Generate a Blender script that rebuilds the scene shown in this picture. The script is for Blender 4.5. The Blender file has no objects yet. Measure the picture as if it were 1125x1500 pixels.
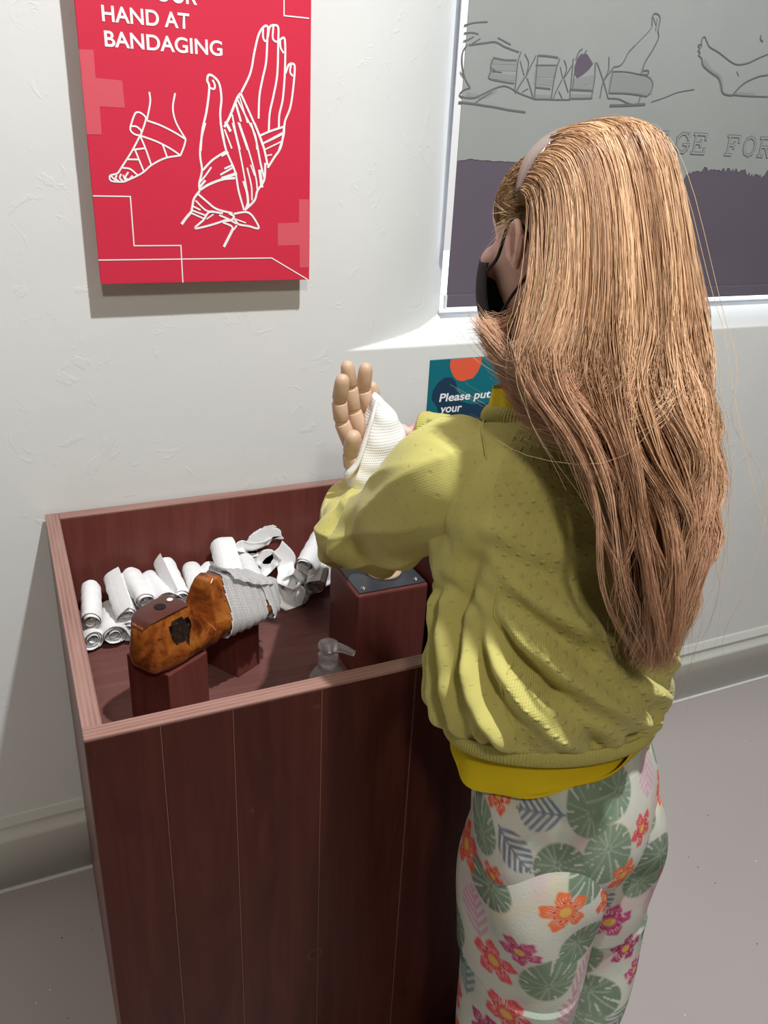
import bpy, bmesh, math, random
import numpy as np
from mathutils import Vector, Matrix, Quaternion
from mathutils.bvhtree import BVHTree

random.seed(7); RNG = np.random.default_rng(7)
scene = bpy.context.scene
COL = scene.collection
PI = math.pi

# ------------------------------------------------------------------ camera
FPX = 1215.0
CAM = np.array([0.0, -1.39, 1.40])
ROT = np.array([[0.91290914, -0.13023678, 0.38682719],      # rows: world x,y,z ; columns: image right, down, forward
                [-0.40567647, -0.39396541, 0.82475321],
                [0.04498333, -0.90985144, -0.41248862]])
cam_d = bpy.data.cameras.new('camera'); cam_o = bpy.data.objects.new('camera', cam_d); COL.objects.link(cam_o)
cam_d.sensor_fit = 'VERTICAL'; cam_d.sensor_height = 36.0; cam_d.sensor_width = 27.0
cam_d.lens = FPX / 1500.0 * 36.0
cam_d.clip_start = 0.02; cam_d.clip_end = 200
m3 = Matrix([[ROT[i][0], -ROT[i][1], -ROT[i][2]] for i in range(3)])
cam_o.matrix_world = Matrix.Translation(CAM.tolist()) @ m3.to_4x4()
scene.camera = cam_o

# ------------------------------------------------------------------ light, sky, exposure
world = bpy.data.worlds.new('sky'); scene.world = world; world.use_nodes = True
wn = world.node_tree.nodes
wn['Background'].inputs[0].default_value = (0.80, 0.90, 1.0, 1); wn['Background'].inputs[1].default_value = 2.6
scene.view_settings.view_transform = 'Standard'; scene.view_settings.look = 'None'
scene.view_settings.gamma = 1.0; scene.view_settings.exposure = 0.0
scene.view_settings.use_curve_mapping = False

def light(name, kind, loc, target, power, color=(1, 1, 1), **kw):
    d = bpy.data.lights.new(name, kind); o = bpy.data.objects.new(name, d); COL.objects.link(o)
    o.location = loc
    o.rotation_euler = (Vector(target) - Vector(loc)).to_track_quat('-Z', 'Y').to_euler()
    d.energy = power; d.color = color
    for k, v in kw.items(): setattr(d, k, v)
    return o
light('gallery_spot', 'SPOT', (0.67, -1.22, 3.08), (0.36, -0.26, 1.0), 228, (0.965, 0.99, 1.0), spot_size=math.radians(118), spot_blend=0.6, shadow_soft_size=0.035)
light('gallery_spot_far', 'SPOT', (-0.25, -2.75, 3.05), (0.55, -0.6, 0.9), 95, (1.0, 0.92, 0.82), spot_size=math.radians(80), spot_blend=0.8, shadow_soft_size=0.12)
light('ceiling_fill', 'AREA', (0.7, -2.6, 3.05), (0.6, -1.6, 0), 4, (1.0, 0.90, 0.78), shape='RECTANGLE', size=1.6, size_y=0.8)  # unseen soft fill, added to brighten the front-facing surfaces

# ------------------------------------------------------------------ helpers
def at(px, py, hd=None, y=None, z=None):
    r = ROT @ np.array([px - 562.5, py - 750.0, FPX])
    if hd is not None: t = hd / math.hypot(r[0], r[1])
    elif y is not None: t = (y - CAM[1]) / r[1]
    else: t = (z - CAM[2]) / r[2]
    return CAM + t * r

def nrm(v):
    v = np.asarray(v, float); return v / max(np.linalg.norm(v), 1e-12)

def cr(points, n):
    """Catmull-Rom resample of an (m,k) table to n rows (uniform in parameter)."""
    p = np.asarray(points, float); m = len(p)
    if m == 2:
        t = np.linspace(0, 1, n)[:, None]; return p[0] * (1 - t) + p[1] * t
    q = np.vstack([2 * p[0] - p[1], p, 2 * p[-1] - p[-2]])
    u = np.linspace(0, m - 1, n); i = np.minimum(u.astype(int), m - 2); t = (u - i)[:, None]
    a, b, c, d = q[i], q[i + 1], q[i + 2], q[i + 3]
    return 0.5 * ((2 * b) + (-a + c) * t + (2 * a - 5 * b + 4 * c - d) * t**2 + (-a + 3 * b - 3 * c + d) * t**3)

def tag(o, label=None, cat=None, group=None, kind=None):
    if label: o['label'] = label
    if cat: o['category'] = cat
    if group: o['group'] = group
    if kind: o['kind'] = kind
    return o

def link(name, me, mat=None, parent=None, smooth=True):
    o = bpy.data.objects.new(name, me); COL.objects.link(o)
    if mat is not None and len(me.materials) == 0: me.materials.append(mat)
    if smooth: me.polygons.foreach_set('use_smooth', [True] * len(me.polygons))
    if parent is not None:
        o.parent = parent
        if parent.type == 'EMPTY': o.matrix_parent_inverse = Matrix.Translation(-parent.location)   # meshes are written in world metres
    return o

def grid_mesh(name, V, closed_u=False, closed_v=False, uv=None, cap0=False, cap1=False, col=None):
    """V: (rows, cols, 3). closed_u closes the columns into rings."""
    R, Cn = V.shape[:2]
    verts = V.reshape(-1, 3)
    ii, jj = np.meshgrid(np.arange(R if closed_v else R - 1), np.arange(Cn if closed_u else Cn - 1), indexing='ij')
    i2 = (ii + 1) % R; j2 = (jj + 1) % Cn
    F = np.stack([ii * Cn + jj, ii * Cn + j2, i2 * Cn + j2, i2 * Cn + jj], -1).reshape(-1, 4)
    nq = len(F)
    caps = []
    if cap0: caps.append(list(range(Cn))[::-1])
    if cap1: caps.append([(R - 1) * Cn + k for k in range(Cn)])
    me = bpy.data.meshes.new(name)
    nl = nq * 4 + sum(len(c) for c in caps)
    me.vertices.add(len(verts)); me.vertices.foreach_set('co', verts.astype(np.float32).ravel())
    me.loops.add(nl); me.polygons.add(nq + len(caps))
    lv = np.concatenate([F.ravel()] + [np.array(c) for c in caps]).astype(np.int32)
    st = list(range(0, nq * 4, 4)); s = nq * 4
    for c in caps: st.append(s); s += len(c)
    me.loops.foreach_set('vertex_index', lv)
    me.polygons.foreach_set('loop_start', np.array(st, np.int32))
    if uv is not None:
        # uv: (rows, cols(+1 if closed_u), 2)
        ul = me.uv_layers.new(name='uv')
        a = uv[ii, jj]; b = uv[ii, jj + 1]; c = uv[np.minimum(ii + 1, uv.shape[0] - 1), jj + 1]; d = uv[np.minimum(ii + 1, uv.shape[0] - 1), jj]
        buf = np.zeros((nl, 2), np.float32); buf[:nq * 4] = np.stack([a, b, c, d], -2).reshape(-1, 2)
        ul.data.foreach_set('uv', buf.ravel())
    if col is not None:
        ca = me.color_attributes.new('print', 'FLOAT_COLOR', 'POINT')
        buf = np.ones((len(verts), 4), np.float32); buf[:, :3] = col.reshape(-1, 3)
        ca.data.foreach_set('color', buf.ravel())
    me.update(calc_edges=True)
    return me

def join_meshes(name, meshes):
    """one mesh from several (positions, faces, uv, point colours)"""
    me = bpy.data.meshes.new(name)
    co = []; lv = []; ls = []; uvs = []; cols = []; vo = 0; lo = 0; has_uv = False; has_col = False
    for m in meshes:
        nv = len(m.vertices); a = np.empty(nv * 3, np.float32); m.vertices.foreach_get('co', a); co.append(a)
        l = np.empty(len(m.loops), np.int32); m.loops.foreach_get('vertex_index', l); lv.append(l + vo)
        s = np.empty(len(m.polygons), np.int32); m.polygons.foreach_get('loop_start', s); ls.append(s + lo)
        u = np.zeros(len(m.loops) * 2, np.float32)
        if m.uv_layers: m.uv_layers[0].data.foreach_get('uv', u); has_uv = True
        uvs.append(u)
        c = np.ones(nv * 4, np.float32)
        if 'print' in m.color_attributes: m.color_attributes['print'].data.foreach_get('color', c); has_col = True
        cols.append(c)
        vo += nv; lo += len(m.loops)
    co = np.concatenate(co); lv = np.concatenate(lv); ls = np.concatenate(ls)
    me.vertices.add(vo); me.vertices.foreach_set('co', co)
    me.loops.add(lo); me.loops.foreach_set('vertex_index', lv)
    me.polygons.add(len(ls)); me.polygons.foreach_set('loop_start', ls)
    if has_uv: me.uv_layers.new(name='uv').data.foreach_set('uv', np.concatenate(uvs))
    if has_col: me.color_attributes.new('print', 'FLOAT_COLOR', 'POINT').data.foreach_set('color', np.concatenate(cols))
    me.update(calc_edges=True)
    for m in meshes: bpy.data.meshes.remove(m)
    return me

def box_mesh(name, lo, hi, bevel=0.0, seg=2):
    bm = bmesh.new(); bmesh.ops.create_cube(bm, size=1)
    lo = Vector(lo); hi = Vector(hi)
    for v in bm.verts: v.co = Vector([lo[k] + (hi[k] - lo[k]) * (v.co[k] + .5) for k in range(3)])
    if bevel: bmesh.ops.bevel(bm, geom=bm.edges[:], offset=bevel, segments=seg, affect='EDGES', profile=.5)
    me = bpy.data.meshes.new(name); bm.to_mesh(me); bm.free(); return me

def box(name, lo, hi, mat, parent=None, bevel=0.0015, seg=2):
    return link(name, box_mesh(name, lo, hi, bevel, seg), mat, parent, smooth=False)

def frames(P):
    """parallel-transport frames along a path"""
    P = np.asarray(P); n = len(P)
    T = np.gradient(P, axis=0); T /= np.linalg.norm(T, axis=1)[:, None] + 1e-12
    ref = np.array([0, 0, 1.0]) if abs(T[0][2]) < .8 else np.array([1.0, 0, 0])
    N = np.zeros_like(P); N[0] = nrm(np.cross(T[0], ref))
    for i in range(1, n):
        v = N[i - 1] - T[i] * np.dot(N[i - 1], T[i]); N[i] = nrm(v)
    return T, N, np.cross(T, N)

def tube_mesh(name, path, radii, sides=12, n=None, cap=True, fn=None, ell=1.0, uv=True):
    tab = np.column_stack([np.asarray(path, float), np.asarray(radii, float)])
    if n: tab = cr(tab, n)
    P, r = tab[:, :3], tab[:, 3]
    T, N, Bn = frames(P)
    th = np.linspace(0, 2 * PI, sides, endpoint=False)
    rr = r[:, None] * np.ones_like(th)[None]
    if fn is not None:
        s = np.linspace(0, 1, len(P))[:, None]; rr = rr + fn(s, th[None], rr)
    V = P[:, None] + (np.cos(th)[None, :, None] * N[:, None] + ell * np.sin(th)[None, :, None] * Bn[:, None]) * rr[..., None]
    seglen = np.concatenate([[0], np.cumsum(np.linalg.norm(np.diff(P, axis=0), axis=1))])
    tu = np.linspace(0, 2 * PI, sides + 1)
    U = np.stack([tu[None] * r.mean() * np.ones((len(P), 1)), seglen[:, None] * np.ones((1, sides + 1))], -1) if uv else None
    return grid_mesh(name, V, closed_u=True, cap0=cap, cap1=cap, uv=U)

def lathe_mesh(name, prof, center, sides=32, axis=(0, 0, 1)):
    ax = nrm(axis); e1 = nrm(np.cross(ax, [0.3, 1, 0.1])); e2 = np.cross(ax, e1)
    th = np.linspace(0, 2 * PI, sides, endpoint=False); prof = np.asarray(prof, float)
    V = np.asarray(center)[None, None] + prof[:, 1][:, None, None] * ax + prof[:, 0][:, None, None] * (np.cos(th)[None, :, None] * e1 + np.sin(th)[None, :, None] * e2)
    return grid_mesh(name, V, closed_u=True, cap0=prof[0, 0] > 1e-6, cap1=prof[-1, 0] > 1e-6)

def ellipsoid_mesh(name, c, r, axes=None, seg=24):
    th = np.linspace(0, 2 * PI, seg, endpoint=False); ph = np.linspace(0.02, PI - 0.02, seg // 2 + 1)
    A = np.eye(3) if axes is None else np.asarray(axes)
    d = np.stack([np.sin(ph)[:, None] * np.cos(th), np.sin(ph)[:, None] * np.sin(th), np.cos(ph)[:, None] * np.ones_like(th)], -1) * np.asarray(r)
    return grid_mesh(name, np.asarray(c) + d @ A, closed_u=True, cap0=True, cap1=True)

def empty(name, loc):
    o = bpy.data.objects.new(name, None); COL.objects.link(o); o.location = loc; o.empty_display_size = .05; return o

def fbm(P, seed=0, freq=10.0, octv=3):
    """cheap smooth pseudo-noise from sums of sines"""
    rg = np.random.default_rng(seed); out = np.zeros(P.shape[:-1]); amp = 1.0
    for o in range(octv):
        for k in range(4):
            d = rg.normal(size=P.shape[-1]); d /= np.linalg.norm(d)
            out += amp * np.sin((P @ d) * freq * (0.7 + .6 * rg.random()) + rg.random() * 6.28) / 4
        amp *= .5; freq *= 2.1
    return out

# ------------------------------------------------------------------ materials
def mat(name, color, rough=.5, spec=.5, metal=0.0, trans=0.0, sheen=0.0, sub=0.0, ior=1.45):
    m = bpy.data.materials.new(name); m.use_nodes = True
    b = m.node_tree.nodes['Principled BSDF']; i = b.inputs
    i['Base Color'].default_value = (*color, 1); i['Roughness'].default_value = rough; i['Specular IOR Level'].default_value = spec
    i['Metallic'].default_value = metal; i['Transmission Weight'].default_value = trans; i['IOR'].default_value = ior
    i['Sheen Weight'].default_value = sheen
    if sub: i['Subsurface Weight'].default_value = sub; i['Subsurface Radius'].default_value = (.01, .004, .002); i['Subsurface Scale'].default_value = 1
    return m
class N:
    """tiny node-graph writer"""
    def __init__(s, m): s.m = m; s.t = m.node_tree; s.b = s.t.nodes['Principled BSDF']
    def new(s, kind, **kw):
        n = s.t.nodes.new(kind)
        for k, v in kw.items(): setattr(n, k, v)
        return n
    def put(s, sock, v):
        if hasattr(v, 'links') or hasattr(v, 'is_linked'): s.t.links.new(v, sock)
        elif v is not None: sock.default_value = v
    def math(s, op, a, b=None, c=None, clamp=False):
        n = s.new('ShaderNodeMath', operation=op, use_clamp=clamp); s.put(n.inputs[0], a)
        if b is not None: s.put(n.inputs[1], b)
        if c is not None: s.put(n.inputs[2], c)
        return n.outputs[0]
    def coord(s, kind='Object', scale=None, loc=None):
        o = s.new('ShaderNodeTexCoord').outputs[kind]
        if scale is not None or loc is not None:
            mp = s.new('ShaderNodeMapping'); s.put(mp.inputs[0], o)
            if scale is not None: mp.inputs['Scale'].default_value = scale
            if loc is not None: mp.inputs['Location'].default_value = loc
            o = mp.outputs[0]
        return o
    def noise(s, vec, scale=5, detail=3, rough=.5, out='Fac', dist=0):
        n = s.new('ShaderNodeTexNoise'); s.put(n.inputs['Vector'], vec); n.inputs['Scale'].default_value = scale
        n.inputs['Detail'].default_value = detail; n.inputs['Roughness'].default_value = rough; n.inputs['Distortion'].default_value = dist
        return n.outputs[out]
    def ramp(s, fac, stops):
        n = s.new('ShaderNodeValToRGB'); s.put(n.inputs[0], fac); e = n.color_ramp.elements
        while len(e) < len(stops): e.new(.5)
        for k, (p, c) in enumerate(stops): e[k].position = p; e[k].color = (*c, 1) if len(c) == 3 else c
        return n.outputs[0]
    def mix(s, fac, a, b, mode='MIX'):
        n = s.new('ShaderNodeMix', data_type='RGBA', blend_type=mode); s.put(n.inputs[0], fac); s.put(n.inputs[6], a); s.put(n.inputs[7], b); return n.outputs[2]
    def bump(s, h, strength=.3, dist=.002, normal=None):
        n = s.new('ShaderNodeBump'); n.inputs['Strength'].default_value = strength; n.inputs['Distance'].default_value = dist; s.put(n.inputs['Height'], h)
        if normal is not None: s.put(n.inputs['Normal'], normal)
        s.put(s.b.inputs['Normal'], n.outputs[0]); return n.outputs[0]
    def color(s, v): s.put(s.b.inputs['Base Color'], v)
    def sep(s, v):
        n = s.new('ShaderNodeSeparateXYZ'); s.put(n.inputs[0], v); return n.outputs
    def smooth(s, x, a, b):
        n = s.new('ShaderNodeMapRange', interpolation_type='SMOOTHSTEP'); s.put(n.inputs[0], x); n.inputs[1].default_value = a; n.inputs[2].default_value = b; return n.outputs[0]

M = {}
def m_wall():
    m = mat('wall_paint', (.74, .745, .715), .55, .3); n = N(m); c = n.coord()
    n.color(n.mix(n.noise(c, 3, 4), (.725, .735, .72, 1), (.765, .775, .76, 1)))
    a = n.noise(c, 60, 4, .6); b = n.noise(c, 9, 3, .5, dist=.6); k = n.smooth(n.noise(c, 14, 5, .6, dist=1.5), .60, .66)
    h = n.math('ADD', n.math('MULTIPLY', a, .35), n.math('ADD', n.math('MULTIPLY', b, 1.0), n.math('MULTIPLY', k, .5)))
    n.bump(h, .22, .003); return m
M['wall'] = m_wall()
def m_floor():
    m = mat('floor_vinyl', (.40, .36, .35), .42, .35); n = N(m); c = n.coord()
    base = n.mix(n.noise(c, 2.5, 3), (.42, .375, .365, 1), (.47, .425, .41, 1))
    v = n.new('ShaderNodeTexVoronoi'); n.put(v.inputs['Vector'], c); v.inputs['Scale'].default_value = 38
    sp = n.math('LESS_THAN', v.outputs['Distance'], n.math('MULTIPLY', n.math('GREATER_THAN', n.sep(v.outputs['Color'])[0], .8), .055))
    cc = n.math('GREATER_THAN', n.sep(v.outputs['Color'])[1], .5)
    n.color(n.mix(sp, base, n.mix(cc, (.06, .05, .05, 1), (.85, .85, .83, 1))))
    n.bump(n.noise(c, 220, 2), .12, .001); return m
M['floor'] = m_floor()
def m_trim():
    m = mat('skirting_paint', (.66, .67, .62), .38, .4); n = N(m); c = n.coord(); n.bump(n.noise(c, 40, 3), .12, .002); return m
M['trim'] = m_trim()
M['ceil'] = mat('dimmed_room_paint', (.38, .355, .32), .7)  # paint of the unseen ceiling and walls, darkened to weaken bounced light
def m_wood(name, c1, c2, c3, along='z', rough=.33, edge=False):
    m = mat(name, c1, rough, .2); n = N(m)
    sc = {'z': (1, 1, .07), 'x': (.07, 1, 1), 'y': (1, .07, 1)}[along]
    c = n.coord('Object', sc)
    g = n.noise(c, 55, 5, .62, dist=.8); big = n.noise(n.coord('Object', {'z': (1, 1, .25), 'x': (.25, 1, 1), 'y': (1, .25, 1)}[along]), 9, 3, .5, dist=2.2)
    col = n.mix(n.smooth(g, .35, .7), (*c1, 1), (*c2, 1)); col = n.mix(n.smooth(big, .52, .75), col, (*c3, 1))
    # rubbed, lighter grain lines and scuffs
    s = n.smooth(n.noise(c, 110, 4, .7, dist=1.2), .66, .74)
    col = n.mix(n.math('MULTIPLY', s, .28), col, (.30, .13, .09, 1))
    v = n.new('ShaderNodeTexVoronoi'); n.put(v.inputs['Vector'], n.coord('Object', (1, .01, 1))); v.inputs['Scale'].default_value = 8.5
    dk = n.math('ADD', v.outputs['Distance'], n.math('MULTIPLY', n.math('SUBTRACT', n.noise(n.coord(), 30, 2), .5), .05))
    on = n.math('GREATER_THAN', n.sep(v.outputs['Color'])[0], .35)
    col = n.mix(n.math('MULTIPLY', on, n.math('MULTIPLY', n.math('SUBTRACT', 1.0, n.smooth(n.math('ABSOLUTE', n.math('SUBTRACT', dk, .085)), .0, .022)), .35)), col, (.20, .085, .055, 1))
    col = n.mix(n.math('MULTIPLY', on, n.math('MULTIPLY', n.math('SUBTRACT', 1.0, n.smooth(dk, .03, .07)), .3)), col, (.05, .014, .010, 1))
    n.color(col); n.put(n.b.inputs['Roughness'], n.math('ADD', n.math('MULTIPLY', g, .25), rough - .1))
    n.bump(n.math('ADD', g, big), .18, .0012); return m
M['wood_z'] = m_wood('stained_board', (.064, .0145, .010), (.084, .021, .014), (.050, .011, .008), 'z')
M['wood_in'] = m_wood('stained_interior', (.150, .041, .033), (.178, .052, .042), (.125, .033, .027), 'z', .30)
M['wood_fl'] = m_wood('stained_tray_floor', (.17, .070, .062), (.20, .085, .075), (.14, .055, .05), 'x', .26)
def m_ply():
    m = mat('plywood_edge', (.30, .14, .11), .5); n = N(m); c = n.sep(n.coord())
    fx = n.math('FRACT', n.math('MULTIPLY', c[0], 1 / .0056)); 
    col = n.mix(n.smooth(n.math('ABSOLUTE', n.math('SUBTRACT', fx, .5)), .18, .34), (.30, .145, .115, 1), (.17, .062, .047, 1))
    n.color(n.mix(n.noise(n.coord('Object', (1, .08, 1)), 120, 3), col, (.40, .24, .20, 1))); n.b.inputs['Roughness'].default_value = .5; return m
def m_ply2():
    m = mat('plywood_edge_long', (.30, .14, .11), .5); n = N(m); c = n.sep(n.coord())
    fy = n.math('FRACT', n.math('MULTIPLY', c[1], 1 / .0056))
    col = n.mix(n.smooth(n.math('ABSOLUTE', n.math('SUBTRACT', fy, .5)), .18, .34), (.30, .145, .115, 1), (.17, .062, .047, 1))
    n.color(n.mix(n.noise(n.coord('Object', (.08, 1, 1)), 120, 3), col, (.40, .24, .20, 1))); return m
M['ply_y'] = m_ply(); M['ply_x'] = m_ply2()
def m_last():
    m = mat('polished_last_wood', (.3, .08, .015), .22, .6); n = N(m); c = n.coord()
    g = n.noise(c, 22, 5, .6, dist=.6); cracks = n.smooth(n.noise(n.coord('Object', (1, 1, 3)), 60, 4, .7, dist=2), .60, .64)
    col = n.ramp(g, [(.30, (.045, .010, .005)), (.45, (.16, .036, .009)), (.56, (.36, .105, .018)), (.72, (.52, .20, .04))])
    n.color(n.mix(n.math('MULTIPLY', cracks, .75), col, (.05, .012, .005, 1))); n.bump(n.noise(c, 90, 3), .1, .0008); return m
M['last'] = m_last()
M['joint'] = mat('scuffed_joint', (.20, .095, .065), .6)
M['last_dark'] = mat('dark_stained_cap', (.085, .022, .016), .3)
M['last_cut'] = mat('cut_wood', (.16, .062, .035), .5)
M['ink'] = mat('black_ink', (.012, .009, .008), .6)
def m_stamp():
    m = mat('worn_ink_stamp', (.02, .01, .007), .55); n = N(m); c = n.coord('Object', (1, 1, 1)); n.color(n.ramp(n.noise(c, 170, 3, .6), [(.45, (.010, .006, .005)), (.62, (.035, .014, .007)), (.72, (.20, .06, .012))])); return m
M['stamp'] = m_stamp()
M['hole'] = mat('drilled_hole', (.01, .006, .005), .9)
def m_beech():
    m = mat('pale_beech', (.62, .40, .24), .42, .4); n = N(m); c = n.coord('Object', (1, 1, .12))
    n.color(n.mix(n.noise(c, 160, 4, .6), (.60, .40, .27, 1), (.68, .48, .34, 1))); return m
M['beech'] = m_beech()
def m_gauze(name, c=(.92, .92, .92), k=1500):
    m = mat(name, c, .85, .2, sheen=.2); n = N(m); cd = n.coord(); s = n.sep(cd)
    a = n.math('SINE', n.math('MULTIPLY', s[0], k)); b = n.math('SINE', n.math('MULTIPLY', s[2], k * 1.1)); d = n.math('SINE', n.math('MULTIPLY', s[1], k * .95))
    h = n.math('ADD', n.math('MULTIPLY', a, b), d); h = n.math('ADD', h, n.math('MULTIPLY', n.noise(cd, 90, 4), 2.5))
    n.bump(h, .16, .0006); return m
M['gauze'] = m_gauze('white_gauze')
def m_net(name, pu, pv, k):
    # open-weave bandage: knit texture on uv, with small holes towards the wooden hand
    m = mat(name, (.84, .83, .83), .85, .2, sheen=.2); n = N(m); u = n.sep(n.coord('UV'))
    a = n.math('SINE', n.math('MULTIPLY', u[0], 2 * PI / pu)); b = n.math('SINE', n.math('MULTIPLY', u[1], 2 * PI / pv))
    h = n.math('ADD', n.math('MULTIPLY', n.math('MULTIPLY', a, b), .6), n.math('MULTIPLY', b, .5)); holes = n.smooth(h, .2, .9)
    n.color(n.mix(holes, (.95, .945, .945, 1), (.74, .72, .71, 1)))
    n.bump(h, k, .0008); return m
M['net'] = m_net('open_weave_bandage', .0026, .0034, .35)
M['net_fine'] = m_net('elastic_gauze', .0016, .0042, .5)
M['plate'] = mat('dark_grey_plate', (.045, .05, .062), .33, .5)
M['screw'] = mat('steel_screw', (.55, .50, .42), .35, metal=1)
M['clear'] = mat('clear_plastic', (.93, .95, .97), .12, .5, trans=.82, ior=1.3)
M['red'] = mat('poster_red', (.66, .030, .070), .45, .35)
M['redlight'] = mat('poster_pale_red', (.70, .105, .14), .45, .35)
M['edge'] = mat('board_edge', (.78, .77, .75), .6)
M['white'] = mat('printed_white', (.92, .92, .92), .5)
M['teal'] = mat('sign_teal', (.004, .155, .20), .45); M['navy'] = mat('sign_navy', (.010, .045, .09), .45); M['orange'] = mat('sign_orange', (.80, .12, .055), .45)
def m_cloth(name, c1, c2, b=.25):
    m = mat(name, c1, .85, .2); n = N(m); c = n.coord(); n.color(n.mix(n.noise(c, 6, 4, .6), (*c1, 1), (*c2, 1))); n.bump(n.noise(c, 500, 2), b, .001); return m
M['blind'] = m_cloth('dark_blind_fabric', (.115, .095, .125), (.130, .108, .140))
M['paper'] = m_cloth('printed_blind_paper', (.28, .295, .283), (.335, .35, .337), .1)
M['pencil'] = mat('pencil_line', (.13, .13, .14), .8); M['pencil_soft'] = mat('pencil_tone', (.25, .26, .255), .8)
M['alu'] = mat('white_blind_rail', (.80, .81, .83), .35)
M['glass'] = mat('window_glass', (1, 1, 1), .0, .5, trans=1.0, ior=1.05)
M['frame'] = mat('window_frame_paint', (.82, .82, .80), .4)
M['skin'] = mat('skin', (.80, .51, .42), .5, .4, sub=.25)
M['mask'] = mat('black_mask_cloth', (.012, .012, .014), .8)
M['band'] = mat('satin_headband', (.30, .225, .20), .36, .4, metal=.4)
M['yellow'] = m_cloth('yellow_cotton', (.72, .54, .015), (.66, .48, .012), .3)
M['shoe'] = mat('canvas_shoe', (.5, .5, .52), .7); M['sole'] = mat('rubber_sole', (.75, .74, .7), .6)
M['eye'] = mat('eye_white', (.85, .85, .85), .2); M['iris'] = mat('iris', (.08, .12, .16), .2); M['lip'] = mat('lips', (.55, .25, .22), .45)
def m_knit(dots):
    m = mat('knit_dotted' if dots else 'knit_plain', (.47, .44, .12), .88, .15, sheen=.15); n = N(m); u = n.sep(n.coord('UV')); c = n.coord()
    col = n.mix(n.noise(c, 18, 4, .6), (.545, .495, .14, 1), (.62, .565, .19, 1))
    st = n.math('SINE', n.math('MULTIPLY', u[0], 2 * PI / .0021)); st2 = n.math('SINE', n.math('MULTIPLY', u[1], 2 * PI / .0030))
    h = n.math('ADD', n.math('MULTIPLY', st, .5), n.math('MULTIPLY', st2, .25))
    h = n.math('ADD', h, n.math('MULTIPLY', n.noise(c, 350, 3), .8))
    if dots:
        s = .0165; y = n.math('DIVIDE', u[1], s * .62); row = n.math('FLOOR', y); x = n.math('ADD', n.math('DIVIDE', u[0], s), n.math('MULTIPLY', row, .5))
        fx = n.math('SUBTRACT', n.math('FRACT', x), .5); fy = n.math('MULTIPLY', n.math('SUBTRACT', n.math('FRACT', y), .5), .8)
        rr = n.math('SQRT', n.math('ADD', n.math('POWER', fx, 2.0), n.math('POWER', fy, 2.0)))
        dot = n.math('SUBTRACT', 1.0, n.smooth(rr, .05, .23)); ring = n.math('MULTIPLY', n.math('SUBTRACT', 1.0, n.smooth(n.math('ABSOLUTE', n.math('SUBTRACT', rr, .26)), .0, .09)), .5)
        h = n.math('ADD', n.math('MULTIPLY', h, .6), n.math('SUBTRACT', n.math('MULTIPLY', dot, 4.0), n.math('MULTIPLY', ring, .15)))
        n.color(col); n.bump(h, .5, .0013)
    else:
        h = n.math('ADD', n.math('MULTIPLY', st, .14), n.math('MULTIPLY', n.noise(c, 350, 3), .9))
        s = .019; y = n.math('DIVIDE', u[1], s * .6); row = n.math('FLOOR', y); x = n.math('ADD', n.math('DIVIDE', u[0], s), n.math('MULTIPLY', row, .5))
        fx = n.math('SUBTRACT', n.math('FRACT', x), .5); fy = n.math('SUBTRACT', n.math('FRACT', y), .5)
        rr = n.math('SQRT', n.math('ADD', n.math('POWER', fx, 2.0), n.math('POWER', fy, 2.0)))
        dot = n.math('SUBTRACT', 1.0, n.smooth(rr, .04, .12))
        n.color(n.mix(n.math('MULTIPLY', dot, .25), col, (.25, .23, .05, 1))); n.bump(n.math('SUBTRACT', h, n.math('MULTIPLY', dot, 1.2)), .28, .0007)
    return m
M['knit'] = m_knit(True); M['knit_plain'] = m_knit(False)
M['rib'] = mat('ribbed_trim_knit', (.57, .52, .16), .88, .15)
def m_attr(name, rough, spec=.3):
    m = mat(name, (.5, .5, .5), rough, spec); n = N(m); a = n.new('ShaderNodeAttribute', attribute_name='print'); n.color(a.outputs['Color']); return m, n
M['print'], _n = m_attr('floral_cotton', .85, .15); _n.bump(_n.noise(_n.coord(), 420, 2), .3, .001)
M['hair'], _n = m_attr('hair_strands', .42, .45)

# ================================================================== THE ROOM
X0, X1, Y0, ZC = -1.6, 3.4, -3.6, 3.2
WD = 0.13                                            # depth of the window recess
def recess(x, z):
    a = np.clip((x - 0.555) / (0.815 - 0.555), 0, 1); a = a**1.6 * (1 - .15 * (1 - a))
    a2 = np.clip((2.52 - x) / 0.26, 0, 1); b = np.clip((z - 1.040) / (1.074 - 1.040), 0, 1)
    b = np.where(b < .5, 2.2 * b * b, .55 + (b - .5) * .9)          # rounded sill nose, then a nearly level sill
    c = np.clip((2.32 - z) / .2, 0, 1)
    return WD * np.minimum(np.minimum(a, a2), np.minimum(b, c))
xs = np.unique(np.concatenate([np.linspace(X0, .5, 22), np.linspace(.5, .9, 91), np.linspace(.9, 2.2, 40), np.linspace(2.2, 2.6, 24), np.linspace(2.6, X1, 8)]).round(5))
zs = np.unique(np.concatenate([np.linspace(0, .98, 20), np.linspace(.98, 1.12, 75), np.linspace(1.12, 2.1, 40), np.linspace(2.1, 2.4, 20), np.linspace(2.4, ZC, 8)]).round(5))
XX, ZZ = np.meshgrid(xs, zs); YY = recess(XX, ZZ)
YY = YY + .0016 * fbm(np.stack([XX, ZZ], -1), 3, 9, 3) * (YY < WD * .98)
V = np.stack([XX, YY, ZZ], -1)
bm = bmesh.new()
vs = [bm.verts.new(p) for p in V.reshape(-1, 3)]
Cn = len(xs)
for i in range(len(zs) - 1):
    for j in range(Cn - 1):
        xm, zm = (xs[j] + xs[j + 1]) / 2, (zs[i] + zs[i + 1]) / 2
        if recess(np.array(xm), np.array(zm)) > WD * .995: continue
        bm.faces.new((vs[i * Cn + j], vs[i * Cn + j + 1], vs[(i + 1) * Cn + j + 1], vs[(i + 1) * Cn + j]))
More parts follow.
